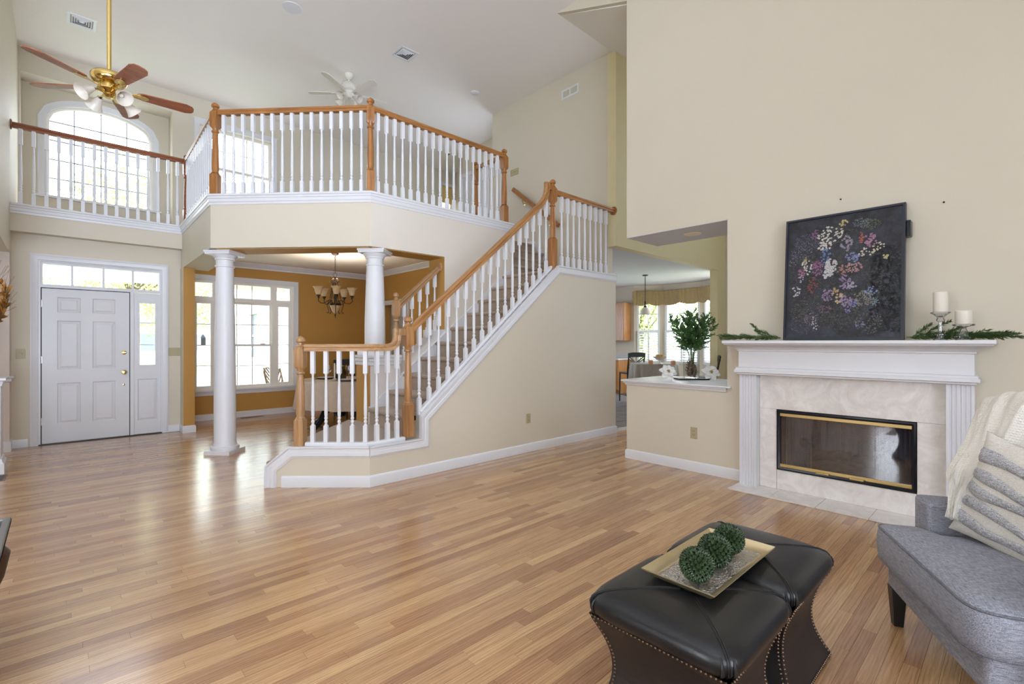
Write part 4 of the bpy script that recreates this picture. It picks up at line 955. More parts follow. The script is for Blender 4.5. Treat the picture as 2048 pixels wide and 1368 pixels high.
for a in ((.20, .80, .11, .06, 110, .005, (136, 124, 164)), (.15, .72, .09, .05, 80, .005, (148, 140, 176)), (.06, .65, .05, .03, 26, .005, (150, 160, 150)), (.213, .226, .13, .08, 170, .006, (110, 110, 88)), (.20, .13, .12, .07, 110, .005, (120, 112, 130)), (.69, .315, .07, .05, 46, .012, (134, 126, 106)), (.735, .13, .09, .07, 70, .010, (86, 84, 84)), (.66, .90, .06, .03, 40, .008, (110, 116, 140)), (.74, .88, .07, .035, 40, .010, (92, 96, 70)), (.778, .286, .03, .03, 14, .012, (90, 120, 130)), (.50, .20, .14, .07, 90, .010, (74, 72, 60))):
    cluster(*a, fl=False)
me = bpy.data.meshes.new('painted_flowers'); me.from_pydata(FV, [], FF); me.update()
ca = me.color_attributes.new('Col', 'FLOAT_COLOR', 'POINT'); ca.data.foreach_set('color', [x for c in FC for x in c]); me.materials.append(pm)
o = bpy.data.objects.new('painted_flowers', me); COL.objects.link(o); o.parent = PT; stuff(o)
BRK = MB(); BRK.box(4.66, 4.749, .585, .61, 2.13, 2.25); tag(BRK.build('wall_bracket', BLACKM, bev=.003), 'small black bracket on the wall behind the dark painting', 'bracket')
for k, (y, z, lb) in enumerate(((1.048, 2.52, 'black screw in the wall just above the dark painting'), (.405, 2.36, 'small screw in the wall above the taller candle'))):
    m = MB(); m.lathe([(.001, 0), (.006, 0), (.006, .012), (.001, .016)], seg=8, m=Matrix.Translation((FX, y, z)) @ Matrix.Rotation(radians(-90), 4, 'Y')); tag(m.build('wall_screw', DARK), lb, 'screw')

# ------------------------------------------------------------------ needles and garlands
def sprig(mb, p, d, ln, nl, wd, n, droop=0.0, r=None, spread=.75):
    """a leafy twig: stem and n flat needles in a feather/bottlebrush arrangement"""
    r = r or rnd; p = Vector(p); d = Vector(d).normalized(); pts = []
    for i in range(6):
        t = i / 5; pts.append(p + d * ln * t + Vector((0, 0, -droop * t * t)))
    mb.tube(pts, [.0028, .0026, .0022, .0018, .0014, .001], 5)
    for k in range(n):
        t = .12 + .88 * (k + r.random()) / n; i = min(4, int(t * 5)); q = pts[i].lerp(pts[i + 1], t * 5 - i); tg = (pts[i + 1] - pts[i]).normalized()
        s = tg.orthogonal().normalized(); s = Matrix.Rotation(r.uniform(0, 6.283), 3, tg) @ s
        nd = (tg * (1 - spread) + s * spread + tg * .25).normalized(); L_ = nl * r.uniform(.7, 1.15) * (1 - .35 * t); w_ = tg.cross(nd).normalized() * wd
        up = nd.cross(w_).normalized() * wd * .5
        mb.add([q, q + nd * L_ * .45 + w_ + up, q + nd * L_, q + nd * L_ * .45 - w_ + up], [(0, 1, 2), (0, 2, 3)])
def garland(name, label, y0, y1, tips, seed):
    r = random.Random(seed); m = MB()
    n = int(abs(y1 - y0) / .016)
    for i in range(n):
        t = i / max(1, n - 1); y = y0 + (y1 - y0) * t
        p = (4.60 + r.uniform(-.05, .03), y, 1.362 + r.uniform(0, .012)); sg = 1 if y1 > y0 else -1
        sprig(m, p, (r.uniform(-.5, .25), sg * r.uniform(.5, 1), r.uniform(-.02, .28)), r.uniform(.09, .16), .042, .0042, 40, .012, r, .6)
    for (p, d, ln) in tips: sprig(m, p, d, ln, .045, .0044, 74, .02, r, .55)
    for v in range(len(m.v)):
        if m.v[v][2] < 1.3455 and m.v[v][1] < MY1 and m.v[v][1] > MY0: m.v[v] = (m.v[v][0], m.v[v][1], 1.3455)
    return tag(stuff(m.build(name, PINE)), label, 'garland')
garland('evergreen_garland', 'evergreen garland lying on the mantel shelf beside the painting, no candles in it', 1.45, 1.88, [((4.58, 1.60, 1.38), (-.1, .22, .35), .16), ((4.55, 1.78, 1.36), (-.15, .9, .12), .17), ((4.57, 1.52, 1.385), (0, .55, .30), .15)], 4)
garland('evergreen_garland', 'evergreen garland on the mantel shelf around the two candle holders', .60, .15, [((4.60, .52, 1.37), (-.05, -.62, .5), .20), ((4.58, .40, 1.38), (-.05, -.6, .45), .12), ((4.60, .22, 1.37), (-.1, -.9, .25), .16), ((4.55, .17, 1.365), (-.15, -.95, .10), .17), ((4.60, .56, 1.37), (0, -.4, .45), .14), ((4.56, .30, 1.375), (-.1, -1, .2), .15)], 9)
# candle holders and candles
def holder(x, y, prof, label):
    t = thing('candle_holder', label, 'candle holder', (x, y, 1.3432)); m = MB(); m.lathe(prof, seg=20); m.build('crystal_body', CRYSTAL, t, ang=20); return t
holder(4.53, .405, [(.001, 0), (.040, 0), (.042, .008), (.028, .014), (.026, .03), (.034, .036), (.034, .042), (.02, .05), (.014, .06), (.011, .12), (.012, .128), (.022, .135), (.024, .145), (.018, .155), (.02, .162), (.045, .185), (.056, .19), (.054, .197), (.001, .197)], 'taller clear crystal candle holder on the mantel under the tall candle')
m = MB(); m.lathe([(.001, 0), (.040, 0), (.0415, .003), (.0415, .138), (.038, .142), (.032, .136), (.001, .135)], seg=28); tag(m.build('candle', WAX, None, (4.53, .405, 1.5412)), 'tall ivory pillar candle on the taller crystal holder', 'candle')
holder(4.52, .285, [(.001, 0), (.045, 0), (.047, .006), (.02, .012), (.024, .018), (.030, .034), (.028, .05), (.016, .074), (.013, .082), (.022, .09), (.056, .098), (.060, .104), (.058, .109), (.001, .109)], 'shorter clear glass candle holder on the mantel under the short candle')
m = MB(); m.lathe([(.001, 0), (.044, 0), (.0455, .003), (.0455, .088), (.042, .092), (.036, .087), (.001, .086)], seg=28); tag(m.build('candle', WAX, None, (4.52, .285, 1.4532)), 'short ivory pillar candle on the shorter glass holder', 'candle')

# ------------------------------------------------------------------ vase arrangement on the pass-through ledge
VX, VY, VZ = 5.28, 2.615, .9002
m = MB(); m.box(-.17, .17, -.10, .10, 0, .008); m.box(-.18, .18, -.11, .11, .008, .016); tag(m.build('serving_tray', BLACKW, None, (VX, VY, VZ), radians(-43), bev=.003), 'small black tray under the glass vase on the ledge', 'tray')
V = thing('vase', 'tall clear glass cylinder vase holding pinecones and green sprigs on the ledge', 'vase', (VX, VY, VZ + .0165))
m = MB(); m.lathe([(.001, .0), (.085, 0), (.09, .004), (.094, .34), (.090, .34), (.086, .012), (.001, .010)], seg=32, caps=False); m.build('glass_body', VASEG, V)
r5 = random.Random(21)
def pinecone(p, ax, ln, rad, label):
    m = MB(); ax = Vector(ax).normalized(); s0 = ax.orthogonal().normalized()
    m.tube([ax * ln * t for t in (0, .3, .7, 1)], [rad * .35, rad * .5, rad * .4, .004], 8)
    for i in range(70):
        t = i / 70; a = i * 2.3999; d = Matrix.Rotation(a, 3, ax) @ s0; c = ax * ln * t; rr = rad * (sin(pi * min(1, .18 + t * .8)) ** .7); w_ = ax.cross(d) * rad * .26
        q = c + d * rr + ax * rr * .35; m.add([c + d * rr * .3 - w_ * .5, c + d * rr * .3 + w_ * .5, q + w_, q + ax * .006, q - w_], [(0, 1, 2, 3, 4)])
    tag(m.build('pinecone', CONE, None, p), label, 'pinecone')
pinecone((VX - .01, VY + .02, VZ + .035), (.05, -.05, 1), .21, .055, 'large upright brown pinecone inside the clear vase')
pinecone((VX - .02, VY - .045, VZ + .03), (-.12, -.1, 1), .14, .032, 'smaller pinecone at the side inside the clear vase')
Fh = Vector((.685, .729, 0)); Rh = Vector((.729, -.685, 0))
for k in range(15):
    a = -1.25 + 2.5 * k / 14; lat = sin(a) * (.34 if k % 2 else .52); dep = r5.uniform(-.35, .35); m = MB()
    base = Vector((VX, VY, VZ + .29)) + Rh * .03 * sin(a) + Fh * dep * .05
    d = (Rh * lat + Fh * dep + Vector((0, 0, 1.15 if abs(a) < .7 else .95))).normalized(); L_ = (.54 - .09 * abs(a)) * r5.uniform(.88, 1.08)
    q0 = Vector((VX, VY, VZ + .03)) + Rh * .02 * sin(a)
    m.tube([q0, base], .003, 5)
    pts = [base + d * L_ * t for t in (0, .33, .66, 1)]; m.tube(pts, [.0035, .003, .002, .001], 5)
    for j in range(17):
        t = .08 + .86 * j / 17; p = base + d * L_ * t; s = d.orthogonal().normalized(); s = Matrix.Rotation(j * 2.4 + k, 3, d) @ s
        sprig(m, p, d * .9 + s * .8, .115 * (1.1 - .5 * t), .054, .0074, 17, 0, r5, .55)
    tag(m.build('evergreen_sprig', SPRIG), 'green leafy evergreen sprig standing in the clear vase on the ledge', 'sprig', 'evergreen sprigs in the glass vase')
def poinsettia(p, tilt, label):
    t = thing('poinsettia', label, 'flower', p); r = random.Random(int(p[1] * 1000))
    for ring, n, L_, el in ((0, 6, .105, .15), (1, 5, .08, .5)):
        for i in range(n):
            a = 2 * pi * i / n + ring * .5 + r.uniform(-.1, .1); m = MB(); ca_, sa_ = cos(a), sin(a)
            def fn(u, v):
                w_ = .036 * sin(pi * min(1, v * .9 + .06)) ** .8 * (u - .5) * 2; rr = L_ * v; z = rr * sin(el) - .22 * rr * v + .012 * abs(u - .5)
                q = Vector((rr * ca_ - w_ * sa_, rr * sa_ + w_ * ca_, z)); return tilt @ q
            m.grid(fn, 4, 6); po = m.build('petal', PETALW, t); sd = po.modifiers.new('thick', 'SOLIDIFY'); sd.thickness = .0015
    m = MB()
    for i in range(9):
        a = i * 2.4; q = tilt @ Vector((.006 * sqrt(i) * cos(a), .006 * sqrt(i) * sin(a), .022)); m.sphere(q, .006, 8, 6)
    m.build('flower_centre', M('yellow_green_stamen', (150, 130, 60), .6), t)
TL = Matrix.Rotation(radians(52), 3, Vector((.5, -.55, 0)) ) if False else Matrix.Rotation(radians(-55), 3, Rh)
TL = Matrix.Rotation(radians(55), 3, Rh)
poinsettia((VX - .15 - .03, VY + .19, VZ + .085), TL, 'white poinsettia bloom on the ledge nearer the open end, beside the vase')
poinsettia((VX + .06, VY - .20, VZ + .085), TL, 'white poinsettia bloom on the ledge between the vase and the wall edge')
# ------------------------------------------------------------------ ceiling fans
def fan(name, label, d, lat, zb, ang0, R_, metal, blade, shade, rod_r, zc, kind):
    x, y = (Fh * d + Rh * lat).xy; t = thing(name, label, 'fan', (x, y, zb))
    top = zc - zb
    m = MB(); m.lathe([(.001, top - .0), (.075, top), (.072, top - .025), (.05, top - .06), (.018, top - .085), (.001, top - .086)][::-1], seg=24); m.build('canopy', metal, t)
    m = MB(); m.tube([(0, 0, .13), (0, 0, top - .05)], rod_r, 12); m.build('downrod', metal, t)
    m = MB()
    if kind == 'brass': pr = [(.02, .155), (.045, .15), (.075, .135), (.115, .118), (.128, .10), (.128, .07), (.118, .05), (.10, .035), (.06, .03), (.058, .0), (.08, -.008), (.082, -.02), (.05, -.035), (.04, -.05), (.045, -.065), (.03, -.085), (.001, -.09)]
    else: pr = [(.03, .19), (.06, .18), (.10, .15), (.128, .10), (.13, .06), (.115, .04), (.07, .03), (.068, 0), (.085, -.01), (.07, -.03), (.05, -.05), (.04, -.07), (.001, -.075)]
    m.lathe(pr[::-1], seg=32); m.build('motor_housing', metal, t)
    for k in range(5):
        a = radians(ang0 + 72 * k); dr = Fh * cos(a) + Rh * sin(a); ba = atan2(dr.y, dr.x)
        BMx = Matrix.Rotation(ba, 4, 'Z') @ Matrix.Rotation(radians(-11), 4, 'X')
        m = MB(); r0, r1 = .19, R_; w0, w1 = .052, .068
        out = [(r0, -w0 * .4), (r0 + .02, -w0 * .8), (r0 + .05, -w0)] + [(r1 - .06, -w1), (r1 - .015, -w1 * .72), (r1, -w1 * .35)]
        poly = out + [(p, -q) for p, q in out[::-1]]
        m.prism(poly, 'Z', -.004, .004, BMx); b = m.build('blade', blade, t)
        m = MB(); m.prism([(.08, -.014), (.15, -.010), (.19, -.03), (.25, -.034), (.275, -.018), (.28, 0), (.275, .018), (.25, .034), (.19, .03), (.15, .010), (.08, .014)], 'Z', -.011, -.0045, BMx); m.build('blade_iron', metal, b)
    for k in range(4):
        a = radians(20 + 90 * k); dr = Fh * cos(a) + Rh * sin(a); ax = (dr * .80 + Vector((0, 0, -.62))).normalized()
        q = Vector((0, 0, -.05)) + dr * .05; m = MB(); m.tube([q, q + dr * .045 + Vector((0, 0, .0)), q + dr * .06 + ax * .02], .009, 8); m.build('light_arm', metal, t)
        Mx = Matrix.Translation(q + dr * .06 + ax * .015) @ ax.to_track_quat('Z', 'Y').to_matrix().to_4x4()
        m = MB(); m.lathe([(.022, 0), (.024, .012), (.03, .03), (.038, .055), (.05, .085), (.066, .11), (.063, .11), (.047, .083), (.035, .055), (.027, .03), (.02, .014)], seg=24, m=Mx, caps=False); s = m.build('shade', shade, t)
        m = MB(); m.sphere((0, 0, .05), .018, 10, 8); m.v = [tuple(Mx @ Vector(p)) for p in m.v]; m.build('bulb', FROST, s)
    if kind != 'brass':
        for q in (-.03, .03):
            m = MB(); m.tube([(q, 0, -.06), (q, 0, -.26)], .002, 6); m.lathe([(.001, -.29), (.006, -.285), (.006, -.265), (.001, -.26)], (q, 0, 0), 8); m.build('pull_chain', metal, t)
    return t
fan('ceiling_fan', 'brass ceiling fan with reddish wood blades hanging on a long rod', 4.20, -3.52, 3.545, 49, .62, BRASS, CHERRY, FROST, .0165, H, 'brass')
WFAN = M('white_fan_enamel', (226, 222, 212), .4, var=.01)
fan('ceiling_fan', 'white ceiling fan near the loft ceiling behind the oak newel', 7.75, -2.63, 5.335, 268 - 72, .64, WFAN, WFAN, FROST, .014, H, 'white')

# ------------------------------------------------------------------ chandelier
CX, CY = 3.19, 7.51
CH = thing('chandelier', 'bronze chandelier with scrolled arms and amber bell shades over the dining table', 'chandelier', (CX, CY, 2.74))
m = MB(); m.lathe([(.001, -.03), (.03, -.028), (.055, -.012), (.06, 0), (.001, 0)], seg=20); m.build('canopy', BRONZE, CH)
m = MB()
for i in range(11):
    z = -.03 - i * .026; c = Vector((0, 0, z - .013)); rot = 0 if i % 2 else pi / 2
    m.tube([c + Vector((.008 * cos(a) * cos(rot), .008 * cos(a) * sin(rot), .016 * sin(a))) for a in [2 * pi * k / 10 for k in range(11)]], .0022, 5)
m.build('chain', BRONZE, CH)
m = MB()
m.tube([Vector((.028 * cos(a) * Rh.x, .028 * cos(a) * Rh.y, -.345 + .032 * sin(a))) for a in [2 * pi * k / 16 for k in range(17)]], .004, 6)
m.lathe([(.001, -.385), (.035, -.388), (.04, -.398), (.02, -.41), (.016, -.43), (.001, -.44)][::-1], seg=16)
m.lathe([(.001, -.80), (.02, -.80), (.024, -.78), (.016, -.74), (.028, -.70), (.02, -.66), (.012, -.60), (.010, -.42)], seg=16); m.lathe([(.05, -.80), (.085, -.80), (.09, -.815), (.085, -.83), (.05, -.83)], seg=24)
m.build('stem', BRONZE, CH)
m = MB(); m.lathe([(.001, -.965), (.014, -.96), (.03, -.935), (.055, -.90), (.07, -.86), (.082, -.825), (.079, -.825), (.066, -.86), (.05, -.9), (.001, -.95)], seg=24); m.build('bowl', AMBER, CH)
m = MB(); m.lathe([(.001, -1.03), (.006, -1.02), (.004, -1.005), (.012, -.99), (.006, -.975), (.018, -.962), (.001, -.955)], seg=12); m.build('finial', BRONZE, CH)
for k in range(5):
    a = radians(12 + 72 * k); dr = Fh * cos(a) + Rh * sin(a); up = Vector((0, 0, 1)); m = MB()
    m.tube([dr * .022 + up * -.43, dr * .05 + up * -.55, dr * .075 + up * -.68, dr * .085 + up * -.72], .006, 6)
    m.tube([dr * .03 + up * -.42] + [dr * (.05 + .035 * sin(b)) + up * (-.445 + .035 * cos(b)) for b in [pi * j / 6 for j in range(9)]], .004, 6)
    m.tube([dr * .05 + up * -.80, dr * .085 + up * -.735, dr * .12 + up * -.76, dr * .17 + up * -.80, dr * .225 + up * -.80, dr * .262 + up * -.77, dr * .265 + up * -.735, dr * .245 + up * -.715], .0065, 6)
    m.tube([dr * .10 + up * -.75, dr * .13 + up * -.82, dr * .105 + up * -.90, dr * .10 + up * -.94, dr * .115 + up * -.955, dr * .135 + up * -.94], .0055, 6)
    arm = m.build('arm', BRONZE, CH)
    c = dr * .262
    pl_ = bpy.data.lights.new('dining_fill_lamp', 'POINT'); pl_.energy = 9; pl_.shadow_soft_size = .03; pl_.color = (1, .9, .76); po_ = bpy.data.objects.new('dining_fill_lamp', pl_); COL.objects.link(po_); po_.parent = CH; po_.location = c + Vector((0, 0, -.59))  # point lamp added to brighten the gold dining room; chandelier itself is off
    m = MB(); m.lathe([(.001, -.725), (.012, -.72), (.016, -.70), (.03, -.69), (.03, -.672), (.001, -.67)], c, 14); m.build('cup', BRONZE, arm)
    m = MB(); m.lathe([(.028, -.675), (.042, -.655), (.05, -.62), (.058, -.585), (.078, -.555), (.086, -.55), (.083, -.547), (.054, -.58), (.045, -.62), (.038, -.65)], c, 24, caps=False); m.build('shade', AMBER, arm)

# ------------------------------------------------------------------ plates, vents, detectors
def plate(name, label, cat, o, n, up, w_, h_, kind, gangs=1):
    """o = centre on the wall, n = out of the wall"""
    n = Vector(n); s = Vector((0, 0, 1)).cross(n) if up is None else up; Mx = Matrix(((s.x, n.x, 0, 0), (s.y, n.y, 0, 0), (s.z, n.z, 1, 0), (0, 0, 0, 1)))
    t = thing(name, label, cat, o)
    m = MB(); m.box(-w_ / 2, w_ / 2, .0005, .006, -h_ / 2, h_ / 2, Mx); m.build('cover_plate', ALMOND, t, bev=.002)
    for g in range(gangs):
        cx = (g - (gangs - 1) / 2) * .046
        if kind == 'switch':
            m = MB(); m.box(cx - .006, cx + .006, .006, .009, -.014, .014, Mx); m.box(cx - .004, cx + .004, .006, .018, -.002, .010, Mx); m.build('toggle', ALMOND, t)
        elif kind == 'dimmer':
            m = MB(); m.lathe([(.016, .006), (.015, .02), (.001, .021)], seg=16, m=Mx @ Matrix.Translation((cx, 0, 0)) @ Matrix.Rotation(radians(-90), 4, 'X')); m.build('dimmer_knob', ALMOND, t)
        else:
            for zz in (-.02, .02):
                m = MB(); m.box(-.017, .017, .006, .008, zz - .014, zz + .014, Mx); f = m.build('socket', ALMOND, t)
                m = MB(); m.box(-.009, -.006, .0075, .0085, zz - .002, zz + .008, Mx); m.box(.005, .008, .0075, .0085, zz - .002, zz + .008, Mx); m.box(-.002, .002, .0075, .0085, zz - .010, zz - .005, Mx); m.build('slot', DARK, f)
    return t
plate('light_switch', 'single almond switch plate to the left of the front door casing', 'switch', (-.365, DY, 1.18), (0, -1, 0), None, .085, .12, 'dimmer')
plate('light_switch', 'wide three-switch almond plate between the sidelight and the gold wall', 'switch', (1.235, DY, 1.185), (0, -1, 0), None, .145, .12, 'switch', 3)
plate('light_switch', 'four-switch almond plate on the upper stair wall above the handrail', 'switch', (X6, 6.29, 4.39), (-1, 0, 0), None, .21, .12, 'switch', 4)
plate('wall_outlet', 'almond outlet low on the cream wall under the stairs', 'outlet', (4.13, SY, .405), (0, -1, 0), None, .07, .115, 'outlet')
plate('wall_outlet', 'almond outlet on the half wall below the white ledge', 'outlet', (FX, 2.325, .395), (-1, 0, 0), None, .072, .118, 'outlet')
def cvent(x, y, label, rz=0):
    t = thing('ceiling_vent', label, 'vent', (x, y, H), rz)
    m = MB(); frame_ = [(-.15, -.15, 0), (.15, -.15, 0), (.15, .15, 0), (-.15, .15, 0)]
    m.sweep([(0, -.0005), (0, -.008), (-.03, -.010), (-.042, -.0005)], frame_, (0, 0, 1), closed=True); m.build('frame', WHITE, t)
    m = MB(); m.box(-.11, .11, -.11, .11, -.003, -.001); m.build('dark_throat', DARK, t)
    for k in range(4):
        r = .105 - .024 * k; m = MB(); fr4 = [(-r, -r, 0), (r, -r, 0), (r, r, 0), (-r, r, 0)]
        m.sweep([(0, -.003), (-.016, -.014), (-.017, -.012), (-.002, -.001)], fr4, (0, 0, 1), closed=True); m.build('louver', WHITE, t)
    m = MB(); m.box(-.02, .02, -.02, .02, -.012, -.010); m.build('louver', WHITE, t)
cvent(.21, 8.68, 'square white ceiling vent beside the brass fan rod'); cvent(3.76, 6.34, 'square white ceiling vent above the loft stair railing')
def disc(name, label, cat, x, y, z, prof, mats):
    t = thing(name, label, cat, (x, y, z))
    for nm, pr, mt in zip(('trim_ring', 'face'), prof, mats):
        m = MB(); m.lathe(pr, seg=28); m.build(nm, mt, t)
    return t
disc('ceiling_speaker', 'round grey ceiling speaker between the brass fan and the vent', 'speaker', 2.18, 6.46, H, ([(.10, 0), (.118, 0), (.115, -.006), (.10, -.007)], [(.001, -.004), (.102, -.004), (.102, -.001), (.001, -.001)]), (WHITE, MUSLIN))
disc('smoke_detector', 'round white smoke detector on the ceiling near the tall stair wall', 'detector', 5.22, 6.50, H, ([(.001, 0), (.075, 0), (.075, -.01), (.06, -.02), (.001, -.02)], [(.001, -.03), (.03, -.03), (.055, -.02), (.001, -.019)]), (WHITE, WHITE))
disc('recessed_light', 'round recessed light in the loft ceiling seen through the balusters', 'light', 5.66, 8.97, H, ([(.08, 0), (.105, 0), (.10, -.007), (.08, -.005)], [(.001, -.002), (.082, -.002), (.082, -.001), (.001, -.001)]), (WHITE, MUSLIN))
disc('recessed_light', 'round recessed light in the soffit over the white ledge', 'light', 5.08, 2.50, 2.5215, ([(.06, 0), (.09, 0), (.086, -.007), (.062, -.005)], [(.001, -.002), (.062, -.002), (.062, -.001), (.001, -.001)]), (M('cream_ring', (226, 210, 170), .5), M('warm_lens', (226, 206, 150), .5)))
disc('smoke_detector', 'small white detector far back on the loft ceiling', 'detector', 6.45, 9.0, H, ([(.001, 0), (.07, 0), (.07, -.012), (.055, -.022), (.001, -.022)], [(.001, -.04), (.025, -.04), (.05, -.022), (.001, -.021)]), (WHITE, STEEL))
t = thing('wall_vent', 'white return-air grille high on the stair wall', 'vent')
m = MB(); fr5 = [(X6, 5.165, 5.27), (X6, 5.165, 5.425), (X6, 4.815, 5.425), (X6, 4.815, 5.27)]
m.sweep([(-.0, .0005), (-.0, .008), (.028, .010), (.032, .0005)], fr5, (-1, 0, 0), closed=True); m.box(X6 - .008, X6 - .001, 4.975, 5.005, 5.28, 5.42); m.build('frame', WHITE, t)
for i in range(9):
    m = MB(); z = 5.30 + i * .0118; m.box(X6 - .006, X6 - .003, 4.84, 5.14, z, z + .009); m.build('slat', M('grille_green_white', (206, 206, 188), .5), t)
def register(x0, x1, y0, y1, label, along):
    t = thing('floor_register', label, 'vent', ((x0 + x1) / 2, (y0 + y1) / 2, 0.0004)); w_, h_ = (x1 - x0) / 2, (y1 - y0) / 2
    m = MB(); m.box(-w_, w_, -h_, h_, 0, .003); m.build('frame', M('brown_register', (128, 110, 96), .5, .3), t)
    n = 9
    for i in range(n):
        m = MB()
        if along == 'Y': y = -h_ + .02 + (2 * h_ - .04) * (i + .5) / n; m.box(-w_ + .018, w_ - .018, y - .005, y + .005, .003, .005)
        else: x = -w_ + .02 + (2 * w_ - .04) * (i + .5) / n; m.box(x - .006, x + .006, -h_ + .018, h_ - .018, .003, .005)
        m.build('slat', M('dark_register_slat', (84, 76, 72), .5, .3), t)
register(-.50, -.385, 6.68, 6.98, 'brown metal floor register by the foyer pedestal', 'Y')
register(2.30, 2.66, 9.30, 9.42, 'brown floor register under the dining room window', 'X')

# ------------------------------------------------------------------ foyer pedestal with column, dried leaf wreath, table corner
t = thing('pedestal', 'white panelled pedestal and column at the opening to the study', 'pedestal', (-.60, 7.22, 0))
m = MB(); m.box(-.16, .16, -.16, .16, 0, .95); m.build('body', WHITE, t)
m = MB(); sq = [(-.16, .16, 0), (-.16, -.16, 0), (.16, -.16, 0), (.16, .16, 0)]
m.sweep([(0, 0), (.028, 0), (.028, .10), (.016, .115), (.010, .15), (0, .155)], sq, (0, 0, 1)); m.build('base_moulding', WHITE, t)
m = MB(); m.sweep([(0, .88), (.01, .885), (.02, .93), (.04, .945), (.04, .965), (0, .965)], sq, (0, 0, 1)); m.box(-.17, .17, -.17, .17, .945, .966); m.build('cap', WHITE, t)
m = MB(); m.lathe([(.12, .966), (.12, 1.0), (.10, 1.02), (.095, 1.6), (.085, 2.36), (.12, 2.42)], seg=28); m.build('shaft', WHITE, t)
r7 = random.Random(8)
WR = Vector((-.27, 3.5, 1.70)); wr_ = thing('wreath', 'wreath of dried golden leaves at the edge of the foyer', 'wreath', (0, 0, 0))
d_, l_ = 3.4, -3.78; wc = Fh * d_ + Rh * l_ + Vector((0, 0, 1.635))
m = MB(); m.tube([wc + Rh * .20 * cos(a) + Vector((0, 0, .20 * sin(a))) for a in [2 * pi * k / 20 for k in range(21)]], .014, 8); m.build('vine_ring', M('brown_vine', (96, 70, 44), .8, var=.2), wr_)
for k in range(240):
    a = 2 * pi * k / 240 + r7.uniform(-.05, .05); p = wc + Rh * .20 * cos(a) + Vector((0, 0, .20 * sin(a))); rad = Rh * cos(a) + Vector((0, 0, sin(a))); tan_ = -Rh * sin(a) + Vector((0, 0, cos(a)))
    d = (rad * r7.uniform(-.5, .85) + tan_ * r7.uniform(.3, 1.0) - Fh * r7.uniform(0, .6)).normalized(); L_ = r7.uniform(.055, .095); s = d.cross(Fh).normalized() * L_ * .2; n_ = d.cross(s).normalized() * .008
    m = MB(); m.add([p, p + d * L_ * .35 + s + n_, p + d * L_ * .7 + s * .8 + n_, p + d * L_, p + d * L_ * .7 - s * .8 + n_, p + d * L_ * .35 - s + n_, p + d * L_ * .5 - n_], [(0, 1, 6), (1, 2, 6), (2, 3, 6), (3, 4, 6), (4, 5, 6), (5, 0, 6)]); m.build('leaf', GOLDLEAF, wr_)
m = MB()
for k in range(26):
    a = r7.uniform(-.9, 1.5); p = wc + Rh * .2 * cos(a) + Vector((0, 0, .2 * sin(a))); d = (Rh * r7.uniform(.4, 1) + Vector((0, 0, r7.uniform(.1, 1))) - Fh * .2).normalized(); m.tube([p, p + d * .07, p + d * .13 + Vector((0, 0, .01))], .0007, 4)
m.build('dry_stem', M('brown_vine', (96, 70, 44)), wr_)
m = MB(); m.box(-.012, .012, -.006, .006, .17, .80); hk = m.build('ribbon', M('wreath_ribbon', (214, 206, 196), .6), wr_); hk.location = wc; hk.rotation_euler.z = radians(-43)
TB = thing('side_table', 'dark wood table with pewter-edged top at the edge of the floor', 'table', (-.62, 2.86, 0))
m = MB(); m.box(-.45, .45, -.45, .45, .474, .49); m.build('table_top', BLACKW, TB)
m = MB(); m.sweep([(-.016, .466), (.004, .466), (.010, .474), (.010, .488), (.004, .497), (-.016, .497)], [(-.44, -.44, 0), (.44, -.44, 0), (.44, .44, 0), (-.44, .44, 0)], (0, 0, 1), closed=True); m.build('metal_edge', STEEL, TB)
m = MB(); m.sweep([(-.02, .395), (0, .395), (.008, .405), (.008, .415), (0, .425), (-.02, .425)], [(-.415, -.415, 0), (.415, -.415, 0), (.415, .415, 0), (-.415, .415, 0)], (0, 0, 1), closed=True); m.build('apron_band', STEEL, TB)
m = MB(); m.box(-.40, .40, -.40, .40, .38, .47); m.build('apron', M('dark_walnut', (70, 48, 36), .4, var=.2), TB)
for sx_ in (-1, 1):
    for sy_ in (-1, 1):
        m = MB(); d = Vector((sx_, sy_, 0)).normalized(); c = Vector((sx_ * .37, sy_ * .37, 0))
        m.tube([c + d * .0 + Vector((0, 0, .39)), c + d * .035 + Vector((0, 0, .34)), c + d * .025 + Vector((0, 0, .25)), c - d * .015 + Vector((0, 0, .14)), c - d * .01 + Vector((0, 0, .05)), c + d * .02 + Vector((0, 0, 0))], [.05, .058, .045, .03, .026, .034], 12); m.build('leg', M('dark_walnut', (70, 48, 36)), TB)
